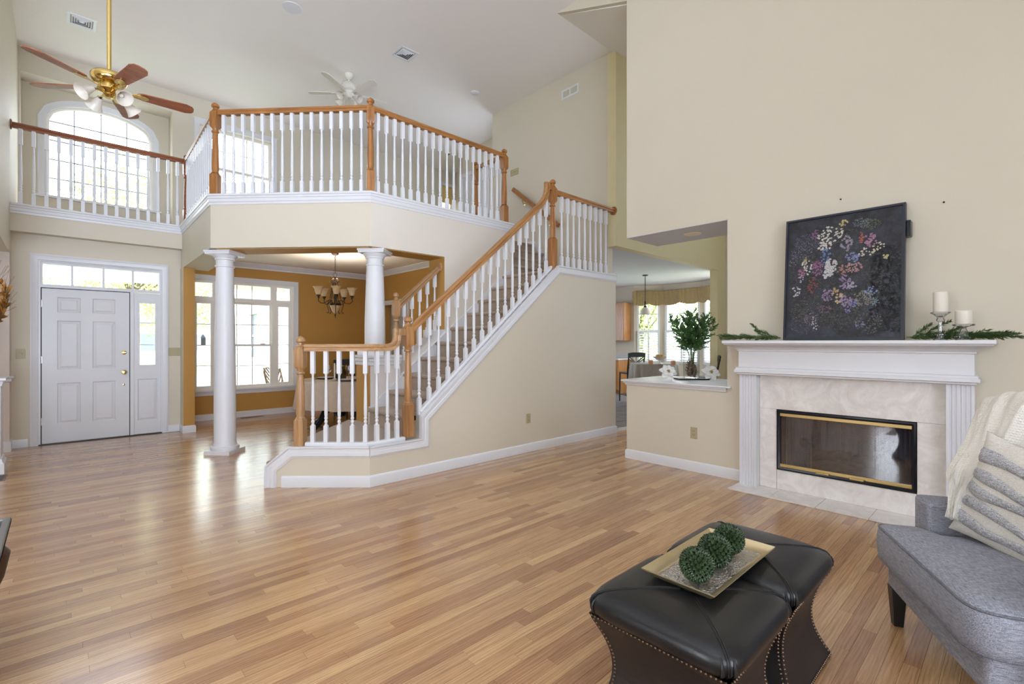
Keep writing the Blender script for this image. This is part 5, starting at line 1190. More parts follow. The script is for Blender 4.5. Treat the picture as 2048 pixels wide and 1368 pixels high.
# ------------------------------------------------------------------ leather ottomans
SEAM = M('leather_seam', (30, 28, 28), .4, var=.1)
NAIL = M('antique_nailhead', (112, 90, 72), .38, .9, var=.15)
def ottoman(x, y, label):
    t = thing('ottoman', label, 'ottoman', (x, y, 0)); S = .252
    def ring(h, z, n=7.0, k=64):
        out = []
        for i in range(k):
            a = 2 * pi * i / k; c, s = cos(a), sin(a); r = h / ((abs(c) ** n + abs(s) ** n) ** (1 / n)); out.append((r * c, r * s, z))
        return out
    m = MB(); rings = []
    for h, z, n in ((S - .014, .372, 8), (S - .002, .376, 8), (S + .010, .392, 8), (S + .013, .410, 7.5), (S + .010, .428, 7), (S + .0, .443, 6.5), (S - .02, .454, 6), (S - .06, .462, 5), (S - .12, .467, 4), (S - .19, .469, 3), (.02, .464, 2), (.001, .463, 2)): rings.append(ring(h, z, n))
    k = 64; vs = [p for r in rings for p in r]
    m.add(vs, [(i * k + j, i * k + (j + 1) % k, (i + 1) * k + (j + 1) % k, (i + 1) * k + j) for i in range(len(rings) - 1) for j in range(k)]); m.build('cushion', LEATHER, t, ang=60)
    RG = [(S - .014, .372, 8), (S - .002, .376, 8), (S + .010, .392, 8), (S + .013, .410, 7.5), (S + .010, .428, 7), (S + .0, .443, 6.5), (S - .02, .454, 6), (S - .06, .462, 5), (S - .12, .467, 4), (S - .19, .469, 3)]
    diag = [(h / (.70711 * 2 ** (1 / n_)), z) for h, z, n_ in RG][::-1]
    def top(r):   # surface height along the diagonal at distance r from the centre
        pr = [(.0, .464), (.02, .465), (.09, .4695), (.17, .468), (.24, .4625), (.29, .4535), (.312, .443), (.325, .428), (.331, .41), (.327, .392)]
        for (a, za), (b, zb) in zip(pr[:-1], pr[1:]):
            if a <= r <= b: return za + (zb - za) * (r - a) / max(1e-6, b - a)
        return pr[-1][1]
    for q in range(4):
        a = pi / 4 + q * pi / 2; pts = [(.03 * cos(a), .03 * sin(a), .4665)] + [((r + .0012) * cos(a), (r + .0012) * sin(a), z + .001) for r, z in diag]
        for off in (-.0035, .0035):
            m = MB(); m.tube([Vector(p) + Vector((-sin(a), cos(a), 0)) * off for p in pts], .0019, 6); m.build('seam', SEAM, t)
        for sg in (-1, 1):
            m = MB(); b = a + sg * .055
            def sp(h, z, n_): rr = h / ((abs(cos(b)) ** n_ + abs(sin(b)) ** n_) ** (1 / n_)) + .0005; return (rr * cos(b), rr * sin(b), z)
            m.tube([sp(S + .004, .436, 6.5), sp(S + .010, .426, 7), sp(S + .0125, .410, 7.5), sp(S + .010, .392, 8), sp(S - .002, .377, 8)], [.0015, .004, .006, .006, .003], 6); m.build('pleat', SEAM, t)
    m = MB(); m.sphere((0, 0, .466), .016, 14, 8, (1, 1, .35)); m.build('button', LEATHER, t)
    hz = lambda z: S - .006 - .058 * sin(pi * min(1, max(0, (z - .01) / .36))) ** 1.0
    zs = [.006 + .37 * i / 16 for i in range(17)]
    m = MB()
    for i in range(16):
        for sx_, sy_ in ((1, 0), (0, 1), (-1, 0), (0, -1)):
            h0, h1 = hz(zs[i]), hz(zs[i + 1])
            if sx_: m.add([(sx_ * h0, -h0, zs[i]), (sx_ * h0, h0, zs[i]), (sx_ * h1, h1, zs[i + 1]), (sx_ * h1, -h1, zs[i + 1])], [(0, 1, 2, 3)])
            else: m.add([(-h0, sy_ * h0, zs[i]), (h0, sy_ * h0, zs[i]), (h1, sy_ * h1, zs[i + 1]), (-h1, sy_ * h1, zs[i + 1])], [(0, 1, 2, 3)])
    h = hz(.006); m.add([(-h, -h, .006), (h, -h, .006), (h, h, .006), (-h, h, .006)], [(0, 3, 2, 1)]); m.build('body', LEATHERS, t)
    for sx_ in (-1, 1):
        for sy_ in (-1, 1):
            m = MB(); m.lathe([(.018, 0), (.02, .01), (.02, .02)], (sx_ * .2, sy_ * .2, 0), 10); m.build('foot', BLACKW, t)
    m = MB()
    def nail(p): m.sphere(p, .0050, 6, 4)
    for zz in (.014, .372):
        hh = hz(zz); n = 33
        for i in range(n):
            q = -hh + .012 + (2 * hh - .024) * i / (n - 1)
            for s in (-1, 1): nail((q, s * hh, zz)); nail((s * hh, q, zz))
    for i in range(1, 27):
        z = .014 + .358 * i / 27; hh = hz(z)
        for s1 in (-1, 1):
            for s2 in (-1, 1): nail((s1 * (hh - .012), s2 * hh, z)); nail((s1 * hh, s2 * (hh - .012), z))
    stuff(m.build('nailheads', NAIL, t)); return t
ottoman(1.605, .805, 'black leather cube ottoman nearest the camera under the near half of the tray')
ottoman(2.140, .805, 'black leather cube ottoman nearer the fireplace, under the far half of the tray')
# hammered tray
t = thing('tray', 'rectangular gold-rimmed hammered silver tray across the two ottomans', 'tray', (1.83, .825, .4705))
GILT = M('champagne_gold', (204, 186, 146), .35, .75, var=.08)
HAM = M('hammered_silver', (206, 202, 196), .3, .85, var=.15, vs=60)
_n = HAM.node_tree; _v = _n.nodes.new('ShaderNodeTexVoronoi'); _v.inputs['Scale'].default_value = 120; _t = _n.nodes.new('ShaderNodeTexCoord'); _b = _n.nodes.new('ShaderNodeBump'); _b.inputs['Strength'].default_value = 1.0; _b.inputs['Distance'].default_value = .006
_n.links.new(_t.outputs['Object'], _v.inputs['Vector']); _n.links.new(_v.outputs['Distance'], _b.inputs['Height']); _n.links.new(_b.outputs[0], _n.nodes['Principled BSDF'].inputs['Normal'])
m = MB(); m.box(-.243, .243, -.102, .102, 0, .004); m.build('tray_base', HAM, t)
m = MB(); sq = [(-.243, -.102, 0), (.243, -.102, 0), (.243, .102, 0), (-.243, .102, 0)]
m.sweep([(-.004, 0), (.006, .002), (.022, .016), (.034, .028), (.034, .032), (.021, .020), (.004, .006), (-.004, .005)], sq, (0, 0, 1), closed=True); m.build('rim', GILT, t)
r9 = random.Random(17)
def topiary(x, y, r, label):
    t = thing('topiary_ball', label, 'ball', (x, y, .475 + r)); m = MB(); m.sphere((0, 0, 0), r * .80, 16, 10); m.build('core', M('dark_moss_core', (38, 50, 28), .9, var=.2), t)
    m = MB(); n = 190
    for i in range(n):
        z = 1 - 2 * (i + .5) / n; a = i * 2.39996; q = sqrt(1 - z * z); d = Vector((q * cos(a), q * sin(a), z)); s0 = d.orthogonal().normalized(); c = d * r * .84
        for k in range(6):
            s = Matrix.Rotation(k * pi / 3 + i, 3, d) @ s0; L_ = r * .17 * r9.uniform(.8, 1.2); w_ = d.cross(s) * L_ * .45; tip = c + s * L_ * .8 + d * L_ * .85
            m.add([c, c + s * L_ * .5 + w_ + d * L_ * .25, tip, c + s * L_ * .5 - w_ + d * L_ * .25], [(0, 1, 2), (0, 2, 3)])
    stuff(m.build('leaves', SUCC, t)); return t
topiary(1.655, .80, .062, 'green leafy topiary ball nearest the camera on the tray, unobscured'); topiary(1.815, .805, .064, 'middle green topiary ball of the three on the tray'); topiary(1.965, .815, .061, 'green topiary ball farthest along the tray, nearest the fireplace')

# ------------------------------------------------------------------ grey armchair, throw, pillow
CU = Vector((-.8824, -.4706, 0)); CV = Vector((.4706, -.8824, 0)); CO = Vector((2.89, .42, 0))
AC = thing('armchair', 'grey tweed wing armchair with dark tapered legs beside the fireplace', 'armchair', CO, atan2(CU.y, CU.x))
def roundpoly(p, rads, n=5):
    out = []; N_ = len(p)
    for i in range(N_):
        a = Vector(p[i - 1]); b = Vector(p[i]); c = Vector(p[(i + 1) % N_]); r = rads[i]
        d1 = (a - b).normalized(); d2 = (c - b).normalized()
        if r <= 0: out.append(tuple(b)); continue
        for k in range(n + 1):
            tt = k / n; q = (b + d1 * r) * (1 - tt) ** 2 + b * 2 * tt * (1 - tt) + (b + d2 * r) * tt ** 2; out.append(tuple(q))
    return out
def pad(poly, z0, z1, crown=0.02, rnd_=.035):
    """upholstered pad: inset rings over an outline"""
    m = MB(); c = sum((Vector(p) for p in poly), Vector((0, 0))) / len(poly); k = len(poly)
    def ringp(ins, z):
        return [(p[0] + (c.x - p[0]) * ins, p[1] + (c.y - p[1]) * ins, z) for p in poly]
    rs = [ringp(.06, z0), ringp(.015, z0 + rnd_ * .3), ringp(0, z0 + rnd_), ringp(-.012, (z0 + z1) / 2), ringp(0, z1 - rnd_), ringp(.018, z1 - rnd_ * .3), ringp(.06, z1), ringp(.3, z1 + crown * .6), ringp(.65, z1 + crown), ringp(.999, z1 + crown)]
    vs = [p for r in rs for p in r]; m.add(vs, [(i * k + j, i * k + (j + 1) % k, (i + 1) * k + (j + 1) % k, (i + 1) * k + j) for i in range(len(rs) - 1) for j in range(k)] + [tuple(range(k))])
    return m, rs
cp = roundpoly([(-.025, -.075), (.79, -.075), (.80, .13), (.70, .15), (.70, .55), (.06, .55), (.06, .105), (-.03, .09)], [.05, .09, .03, .02, .02, .02, .02, .03])
m, rs = pad(cp, .30, .462, .022); m.build('seat_cushion', TWEED, AC, ang=60)
PIPE = tweed('grey_tweed_piping', (78, 78, 84), (128, 128, 136))
for r_ in (rs[5], rs[1]):
    m = MB(); m.tube([(p[0] * 1.0, p[1], p[2]) for p in r_] + [r_[0]], .0052, 6); m.build('piping', PIPE, AC)
m = MB(); m.prism(roundpoly([(-.01, -.03), (.77, -.03), (.77, .74), (-.01, .74)], [.03] * 4), 'Z', .175, .305); m.build('base', TWEED, AC, bev=.012)
for u0, u1 in ((-.10, .045), (.72, .865)):
    m = MB(); m.prism(roundpoly([(u0, .11), (u1, .11), (u1, .70), (u0, .70)], [.025] * 4), 'Z', .175, .595); m.build('arm', TWEED, AC, bev=.025)
    wg = MB(); wp = roundpoly([(.30, .57), (.62, .57), (.70, 1.08), (.46, 1.08), (.36, .95)], [.03, .02, .05, .08, .08]); wg.prism(wp, 'X', u0 + .01, u1 - .01); wg.build('wing', TWEED, AC, bev=.02)
m = MB(); RB = Matrix.Translation((0, .52, .30)) @ Matrix.Rotation(radians(-10), 4, 'X')
bp_ = roundpoly([(.0, 0), (.77, 0), (.77, .76), (.385, .80), (.0, .76)], [.03, .03, .08, .2, .08]); m.prism(bp_, 'Y', 0, .15, RB); m.build('backrest', TWEED, AC, bev=.03)
for (u, v, sp) in ((.025, .0, 0), (.74, .0, 0), (.025, .66, .05), (.74, .66, .05)):
    m = MB(); h0, h1 = .030, .019; m.add([(u - h1, v - h1 + sp, 0), (u + h1, v - h1 + sp, 0), (u + h1, v + h1 + sp, 0), (u - h1, v + h1 + sp, 0), (u - h0, v - h0, .18), (u + h0, v - h0, .18), (u + h0, v + h0, .18), (u - h0, v + h0, .18)], [(0, 3, 2, 1), (4, 5, 6, 7), (0, 1, 5, 4), (1, 2, 6, 5), (2, 3, 7, 6), (3, 0, 4, 7)]); m.build('leg', BLACKW, AC, bev=.003)
# knitted throw over the wing
KN_ = bpy.data.materials.new('ivory_waffle_knit'); KN_.use_nodes = True; n_ = KN_.node_tree; b_ = n_.nodes['Principled BSDF']; b_.inputs['Base Color'].default_value = lin((250, 246, 236)); b_.inputs['Roughness'].default_value = .9; b_.inputs['Sheen Weight'].default_value = .3
uvn = n_.nodes.new('ShaderNodeAttribute'); uvn.attribute_name = 'weave'; mp_ = n_.nodes.new('ShaderNodeVectorMath'); mp_.operation = 'SINE'
sc_ = n_.nodes.new('ShaderNodeVectorMath'); sc_.operation = 'SCALE'; sc_.inputs['Scale'].default_value = 6.2832
n_.links.new(uvn.outputs['Vector'], sc_.inputs[0]); n_.links.new(sc_.outputs[0], mp_.inputs[0]); sp_ = n_.nodes.new('ShaderNodeSeparateXYZ'); n_.links.new(mp_.outputs[0], sp_.inputs[0])
ml_ = n_.nodes.new('ShaderNodeMath'); ml_.operation = 'MAXIMUM'; n_.links.new(sp_.outputs['X'], ml_.inputs[0]); n_.links.new(sp_.outputs['Y'], ml_.inputs[1])
bp2 = n_.nodes.new('ShaderNodeBump'); bp2.inputs['Strength'].default_value = .7; bp2.inputs['Distance'].default_value = .0025; n_.links.new(ml_.outputs[0], bp2.inputs['Height']); n_.links.new(bp2.outputs[0], b_.inputs['Normal'])
def catm(P_, t):
    n = len(P_) - 1; x = min(max(t, 0), .99999) * n; i = int(x); f = x - i
    p0, p1, p2, p3 = P_[max(i - 1, 0)], P_[i], P_[min(i + 1, n)], P_[min(i + 2, n)]
    return .5 * ((2 * p1) + (-p0 + p2) * f + (2 * p0 - 5 * p1 + 4 * p2 - p3) * f * f + (-p0 + 3 * p1 - 3 * p2 + p3) * f ** 3)
def W3(u, v, z): return CO + CU * u + CV * v + Vector((0, 0, z))
THROWL = [W3(*p) for p in [(-.16, .54, 1.03), (-.155, .44, 1.05), (-.13, .39, 1.0), (-.055, .31, .85), (.03, .21, .735), (.06, .19, .685), (.08, .185, .645), (.11, .165, .545)]]
THROWR = [W3(*p) for p in [(.30, .62, 1.11), (.30, .53, 1.135), (.27, .46, 1.06), (.23, .41, .93), (.21, .33, .80), (.19, .27, .71), (.185, .25, .66), (.18, .225, .55)]]
NU, NV = 70, 90; TV = []
for j in range(NV + 1):
    v = j / NV; a = catm(THROWL, v); b = catm(THROWR, v)
    for i in range(NU + 1):
        u = i / NU; p = a.lerp(b, u); sm = min(1, max(0, (v - .35) / .4)); sm = sm * sm * (3 - 2 * sm); bulge = sin(pi * u) * (.05 - .035 * sm)
        fold = .016 * sin(u * 17 + v * 5.0) * (.3 + .7 * min(1, v * 1.6)) + .008 * sin(u * 41 - v * 9)
        nrm = (Vector((-.62, .62, .35))).normalized(); TV.append(p + nrm * (bulge + fold + .02))
mb = MB(); mb.add(TV, [(j * (NU + 1) + i, j * (NU + 1) + i + 1, (j + 1) * (NU + 1) + i + 1, (j + 1) * (NU + 1) + i) for j in range(NV) for i in range(NU)])
th_ = mb.build('throw_blanket', KN_, ang=180); tag(th_, 'ivory waffle-knit throw blanket draped over the chair wing', 'blanket')
wa = th_.data.attributes.new('weave', 'FLOAT_VECTOR', 'POINT'); wa.data.foreach_set('vector', [c for j in range(NV + 1) for i in range(NU + 1) for c in (i / NU * 58, j / NV * 96, 0)])
sd = th_.modifiers.new('thick', 'SOLIDIFY'); sd.thickness = .008
# pillow with tufted bands
BLp = Vector((2.895, .232, .500)); BYp = Vector((-.015, -.12, .44)).normalized(); BX = Vector((-.51, -.86, -.20)); BX = (BX - BYp * BX.dot(BYp)).normalized(); BN = BX.cross(BYp).normalized()
if BN.dot(Vector((-.8, .5, 0))) < 0: BN = -BN
PS = .47
PM_ = Matrix(((BX.x, BYp.x, BN.x, 0), (BX.y, BYp.y, BN.y, 0), (BX.z, BYp.z, BN.z, 0), (0, 0, 0, 1)))
PL_ = thing('throw_pillow', 'oatmeal linen pillow with wavy grey tufted bands on the armchair seat', 'pillow', BLp)
def psurf(u, v, s=1):
    pin = 1 - .10 * (1 - abs(2 * u - 1) ** 2) * (abs(2 * v - 1) ** 4); pin2 = 1 - .10 * (1 - abs(2 * v - 1) ** 2) * (abs(2 * u - 1) ** 4)
    x = .5 + (u - .5) * pin2; y = .5 + (v - .5) * pin
    h = .075 * ((1 - abs(2 * u - 1) ** 2.6) * (1 - abs(2 * v - 1) ** 2.6)) ** .55 + .004 * sin(u * 23) * sin(v * 9)
    return PM_ @ Vector((x * PS, y * PS, s * h))
m = MB(); m.grid(lambda u, v: psurf(u, v, 1), 40, 40); m.grid(lambda u, v: psurf(u, v, -1), 40, 40, True); m.build('cushion', PILLOWM, PL_, ang=180)
TUFT = tweed('grey_white_tufted_yarn', (112, 112, 118), (214, 212, 212))
r4 = random.Random(44)
def band(cl, hw, u0=.04, u1=.97):
    m = MB(); n = 90; k = 10
    def f(i, j):
        u = u0 + (u1 - u0) * i; v = cl(u) + hw(u) * (2 * j - 1); e = 1 - abs(2 * j - 1) ** 3
        p = psurf(u, min(.985, max(.015, v))); return p + BN * (.002 + (.006 + r4.uniform(0, .007)) * e)
    m.grid(f, n, k); m.build('tufted_band', TUFT, PL_, ang=60)
band(lambda u: .79 + .022 * sin(u * 7), lambda u: .054 + .014 * sin(u * 9 + 1))
band(lambda u: .60 + .03 * sin(u * 6.5 + .4), lambda u: .044 + .010 * sin(u * 8))
band(lambda u: .50 - .02 * sin(u * 6.5), lambda u: .042 + .010 * sin(u * 11))
band(lambda u: .335 + .035 * sin(u * 6 + .2), lambda u: .041 + .010 * sin(u * 8))
band(lambda u: .20 - .03 * sin(u * 6 - .5), lambda u: .050 + .012 * sin(u * 10))
# ------------------------------------------------------------------ dining room furniture
def at(px, d, z=0.0):
    p = Fh * d + Rh * ((px - 1024) / 962 * d); return Vector((p.x, p.y, z))
TX, TY = 3.24, 7.42
DT = thing('dining_table', 'round dining table on a black curved pedestal under beige linen', 'table', (TX, TY, 0))
m = MB(); m.lathe([(.001, .705), (.60, .705), (.61, .715), (.61, .735), (.60, .742), (.001, .742)], seg=48); m.build('table_top', BLACKW, DT)
m = MB(); m.lathe([(.001, .16), (.07, .16), (.09, .20), (.06, .26), (.045, .40), (.07, .52), (.12, .66), (.2, .705), (.001, .705)], seg=20); m.build('pedestal', BLACKW, DT)
for k in range(4):
    a = radians(20 + 90 * k); c, s = cos(a), sin(a); m = MB()
    m.tube([(.05 * c, .05 * s, .30), (.17 * c, .17 * s, .345), (.30 * c, .30 * s, .27), (.40 * c, .40 * s, .12), (.50 * c, .50 * s, .04), (.58 * c, .58 * s, .03)], [.06, .062, .055, .044, .036, .03], 10); m.build('leg', BLACKW, DT)
def cloth(name, x, y, r, zt, drop, mat, label, waves=16, amp=.03):
    m = MB(); vs = []; N_ = 160
    prof = [(0, 0), (.5, 0), (.92, 0), (.985, -.002), (1.0, -.014), (1.01, -.06), (1.02, -.5), (1.04, -1)]
    for q, z in prof:
        for k in range(N_):
            a = 2 * pi * k / N_; f = max(0, -z) if z < -.03 else 0
            rr = r * q + amp * f * (sin(a * waves) + .5 * sin(a * (waves * .62 + .3) + 1)); zz = zt + (z * drop if z < -.05 else z) * (1 + .03 * sin(a * 3) * f)
            vs.append((rr * cos(a), rr * sin(a), zz))
    m.add(vs, [(i * N_ + k, i * N_ + (k + 1) % N_, (i + 1) * N_ + (k + 1) % N_, (i + 1) * N_ + k) for i in range(len(prof) - 1) for k in range(N_)])
    return tag(m.build(name, mat, None, (x, y, 0), ang=180), label, 'tablecloth')
cloth('tablecloth', TX, TY, .625, .746, .43, LINEN, 'beige linen cloth draped over the round dining table', 14, .035)
def charger(px, d, label):
    t = thing('place_setting', label, 'plate', at(px, d, .7475)); m = MB(); m.lathe([(.001, 0), (.10, 0), (.155, .012), (.16, .016), (.10, .006), (.001, .005)], seg=28); m.build('charger', M('dark_charger', (84, 66, 50), .3, .4), t)
    m = MB(); m.lathe([(.001, .007), (.08, .008), (.125, .022), (.128, .026), (.08, .013), (.001, .012)], seg=28); m.build('dinner_plate', CERAM, t)
charger(651, 7.62, 'dark charger with plate at the left of the dining table'); charger(693, 7.22, 'dark charger with plate at the near right of the dining table')
def goblet(px, d, label):
    m = MB(); m.lathe([(.034, 0), (.034, .004), (.006, .01), (.005, .09), (.02, .10), (.036, .13), (.038, .165), (.032, .205), (.030, .205), (.035, .165), (.033, .132), (.001, .106)], seg=18, caps=False); tag(m.build('wine_glass', CRYSTAL, None, at(px, d, .7475)), label, 'glass')
goblet(658, 7.75, 'clear wine glass at the left of the dining centrepiece'); goblet(697, 7.55, 'clear wine glass at the right of the dining centrepiece')
m = MB(); m.lathe([(.001, 0), (.03, 0), (.03, .01), (.012, .015), (.012, .03), (.011, .25), (.001, .255)], seg=14); tag(m.build('taper_candle', WAX, None, at(669, 7.5, .7475)), 'slim white candle on the dining table beside the dark jar', 'candle')
m = MB(); m.lathe([(.001, 0), (.075, 0), (.085, .02), (.09, .10), (.07, .15), (.045, .165), (.05, .19), (.046, .19), (.040, .165), (.065, .148), (.084, .10), (.078, .02), (.001, .01)], seg=24, caps=False); tag(m.build('glass_jar', TINTG, None, at(681, 7.6, .7475)), 'dark green glass jar in the middle of the dining table', 'jar')
m = MB(); r3 = random.Random(5); c0_ = at(681, 7.6, .92)
for k in range(9): sprig(m, c0_ - Vector((0, 0, .1)), (r3.uniform(-.6, .6), r3.uniform(-.6, .6), 1), .16, .035, .006, 14, 0, r3, .6)
tag(stuff(m.build('table_greenery', SPRIG)), 'small evergreen sprigs in the dark green jar on the dining table', 'greenery')
def chair(x, y, rz, label, seat=.45, back=1.0, mat=BLACKW, cross=False, group=None):
    t = thing('dining_chair', label, 'chair', (x, y, 0), rz, group); k = .20
    m = MB(); m.prism(roundpoly([(-.21, -.20), (.21, -.20), (.19, .21), (-.19, .21)], [.04] * 4), 'Z', seat - .035, seat); m.build('seat', mat, t, bev=.008)
    for sx_ in (-1, 1):
        m = MB(); m.tube([(sx_ * .19, -.18, 0), (sx_ * .185, -.17, seat - .03)], [.015, .02], 8); m.build('leg', mat, t)
        m = MB(); m.tube([(sx_ * .185, .27, 0), (sx_ * .18, .20, seat * .6), (sx_ * .18, .19, seat), (sx_ * .185, .23, (seat + back) / 2), (sx_ * .19, .27, back)], [.016, .018, .019, .017, .015], 8); m.build('leg', mat, t)
    m = MB(); m.prism([(-.20, back - .09), (.20, back - .09), (.205, back), (.1, back + .015), (-.1, back + .015), (-.205, back)], 'Y', .245, .275); m.build('top_rail', mat, t, bev=.004)
    if cross:
        for s in (-1, 1):
            m = MB(); m.tube([(-s * .17, .205, seat + .10), (0, .225, (seat + back) / 2), (s * .17, .255, back - .08)], .011, 6); m.tube([(-s * .17, .205, seat + .17), (0, .22, (seat + back) / 2 - .02), (s * .17, .25, back - .14)], .009, 6); m.build('cross_bar', mat, t)
    else:
        m = MB(); m.box(-.18, .18, .205, .225, seat + .12, seat + .17); m.build('lower_rail', mat, t)
        for q in (-.12, -.06, 0, .06, .12):
            m = MB(); m.tube([(q, .215, seat + .15), (q, .255, back - .07)], .009, 6); m.build('spindle', mat, t)
    for z in (.16,):
        m = MB(); m.tube([(-.185, -.17, z), (-.182, .24, z)], .009, 6); m.tube([(.185, -.17, z), (.182, .24, z)], .009, 6); m.tube([(-.185, .03, z), (.185, .03, z)], .009, 6); m.build('stretcher', mat, t)
    return t
p = at(679, 8.52); chair(p.x, p.y, radians(-43), 'black dining chair on the window side of the dining table')
# picture on the gold wall of the dining room
PC = thing('wall_picture', 'framed abstract picture in gold and cream on the far gold wall behind the stairs', 'picture', (4.729, 6.45, 1.55))
m = MB(); fr6 = [(0, -.34, -.55), (0, .34, -.55), (0, .34, .55), (0, -.34, .55)]; m.sweep([(0, 0), (0, .02), (.012, .022), (.02, .016), (.02, 0)], fr6, (-1, 0, 0), closed=True); m.build('frame', GILT, PC)
am = bpy.data.materials.new('abstract_gold_art'); am.use_nodes = True; n_ = am.node_tree; b_ = n_.nodes['Principled BSDF']; b_.inputs['Roughness'].default_value = .5
tc = n_.nodes.new('ShaderNodeTexCoord'); nz = n_.nodes.new('ShaderNodeTexNoise'); nz.inputs['Scale'].default_value = 6; nz.inputs['Detail'].default_value = 7; nz.inputs['Distortion'].default_value = 1.2
rp = n_.nodes.new('ShaderNodeValToRGB'); e_ = rp.color_ramp.elements; e_[0].position = .34; e_[0].color = lin((70, 52, 26)); e_[1].position = .72; e_[1].color = lin((238, 230, 206))
for ps, cc in ((.42, (220, 160, 40)), (.5, (226, 200, 140)), (.6, (206, 196, 170))): x_ = e_.new(ps); x_.color = lin(cc)
n_.links.new(tc.outputs['Object'], nz.inputs['Vector']); n_.links.new(nz.outputs['Fac'], rp.inputs[0]); n_.links.new(rp.outputs[0], b_.inputs['Base Color'])
m = MB(); m.box(-.014, -.003, -.33, .33, -.54, .54); m.build('canvas', am, PC)

# ------------------------------------------------------------------ kitchen
KT = thing('bistro_table', 'counter-height round kitchen table under a grey cloth', 'table', (9.02, 5.28, 0))
m = MB(); m.lathe([(.001, .855), (.46, .855), (.47, .87), (.46, .885), (.001, .885)], seg=36); m.build('table_top', BLACKW, KT)
m = MB(); m.lathe([(.26, 0), (.26, .03), (.05, .06), (.045, .8), (.15, .855)], seg=20); m.build('pedestal', BLACKW, KT)
cloth('tablecloth', 9.02, 5.28, .485, .890, .62, GREYLINEN, 'grey cloth hanging in folds over the round kitchen table', 18, .045)
p = at(1262, 10.7); chair(p.x, p.y, radians(150), 'black cross-back counter chair left of the kitchen table', .66, 1.09, BLACKW, True)
p = at(1410, 9.4); chair(p.x, p.y, radians(205), 'black counter chair right of the kitchen table, seen edge-on', .66, 1.06, BLACKW, True)
CS = thing('cake_stand', 'white footed fruit bowl on the grey kitchen table', 'bowl', at(1319, 9.55, .8915)); m = MB(); m.lathe([(.001, 0), (.06, 0), (.055, .012), (.018, .03), (.016, .07), (.05, .085), (.11, .12), (.135, .15), (.128, .15), (.10, .125), (.001, .09)], seg=28, caps=False); m.build('bowl', CERAM, CS)
for k, (dx_, dy_) in enumerate(((-.05, 0), (.05, .02), (0, -.055), (0.0, .05))):
    c_ = at(1319, 9.55, .8915) + Vector((dx_, dy_, .155)); m = MB(); m.sphere((0, 0, 0), .037, 14, 10); tag(m.build('fruit', FRUIT, None, c_), 'round golden fruit in the white footed bowl', 'fruit', 'golden fruits in the white footed bowl')
for px, lb in ((1301, 'peach jar candle left of the footed bowl on the kitchen table'), (1346, 'peach jar candle right of the footed bowl on the kitchen table')):
    t = thing('jar_candle', lb, 'candle', at(px, 9.25 if px > 1320 else 9.45, .8915)); m = MB(); m.lathe([(.001, 0), (.042, 0), (.045, .006), (.045, .08), (.041, .08), (.040, .06), (.001, .058)], seg=20, caps=False); m.build('jar', PEACH, t)
    m = MB(); m.tube([(0, 0, .058), (.001, 0, .072)], .002, 6); m.build('wick', DARK, t)
KC_ = thing('wall_cabinet', 'honey oak upper kitchen cabinet with a panel door', 'cabinet', (10.57, 7.06, 1.37))
m = MB(); m.box(.02, .325, 0, 1.0, 0, .98); m.build('body', CABW, KC_)
for y0 in (.01, .505):
    m = MB(); wall_grid(m, 'X', 0, .02, y0, y0 + .485, .01, .97, [(y0 + .06, y0 + .425, .07, .91)]); m.box(.008, .018, y0 + .06, y0 + .425, .07, .91); d = m.build('door', CABW, KC_)
    m = MB(); m.sphere((-.012, y0 + .44, .06), .012, 10, 8); m.build('knob', BRASS, d)
KB = thing('base_cabinet', 'honey oak base kitchen cabinet under a grey counter', 'cabinet', (10.30, 7.05, 0))
m = MB(); m.box(.02, .595, 0, 1.4, .10, .87); m.box(.08, .595, .0, 1.4, 0.009, .10); m.build('body', CABW, KB)
for y0 in (.01, .47, .93):
    m = MB(); wall_grid(m, 'X', 0, .02, y0, y0 + .44, .12, .68, [(y0 + .06, y0 + .38, .18, .62)]); m.box(.008, .018, y0 + .06, y0 + .38, .18, .62); m.build('door', CABW, KB)
    m = MB(); m.box(0, .02, y0, y0 + .44, .70, .85); d = m.build('drawer', CABW, KB); m = MB(); m.sphere((-.012, y0 + .22, .775), .012, 10, 8); m.build('knob', BRASS, d)
m = MB(); m.box(10.27, 10.898, 7.02, 8.49, .8705, .91); m.box(10.875, 10.898, 7.02, 8.49, .91, 1.02); tag(m.build('countertop', M('grey_laminate', (196, 194, 192), .35, var=.06, vs=30), bev=.004), 'grey laminate kitchen countertop on the oak base cabinet', 'countertop')
PN = thing('pendant_light', 'black-stemmed pendant with white glass shade hanging in the kitchen', 'pendant', at(1290, 10.55, 2.80))
m = MB(); m.lathe([(.001, -.03), (.05, -.025), (.065, -.005), (.065, 0), (.001, 0)], seg=20); m.build('canopy', BLACKM, PN)
m = MB(); m.tube([(0, 0, -.02), (0, 0, -.66)], .008, 8); m.lathe([(.006, -.56), (.022, -.60), (.022, -.63), (.01, -.66), (.03, -.69), (.035, -.72), (.001, -.72)][::-1], seg=14); m.build('stem', BLACKM, PN)
m = MB(); m.lathe([(.035, -.71), (.06, -.725), (.085, -.76), (.105, -.82), (.128, -.865), (.124, -.865), (.10, -.82), (.078, -.76), (.03, -.72)], seg=28, caps=False); s = m.build('shade', FROST, PN); m = MB(); m.sphere((0, 0, -.79), .035, 12, 8); m.build('bulb', FROST, s)
VL = thing('valance', 'pleated taupe valance with scalloped hem across the kitchen bay window', 'valance')
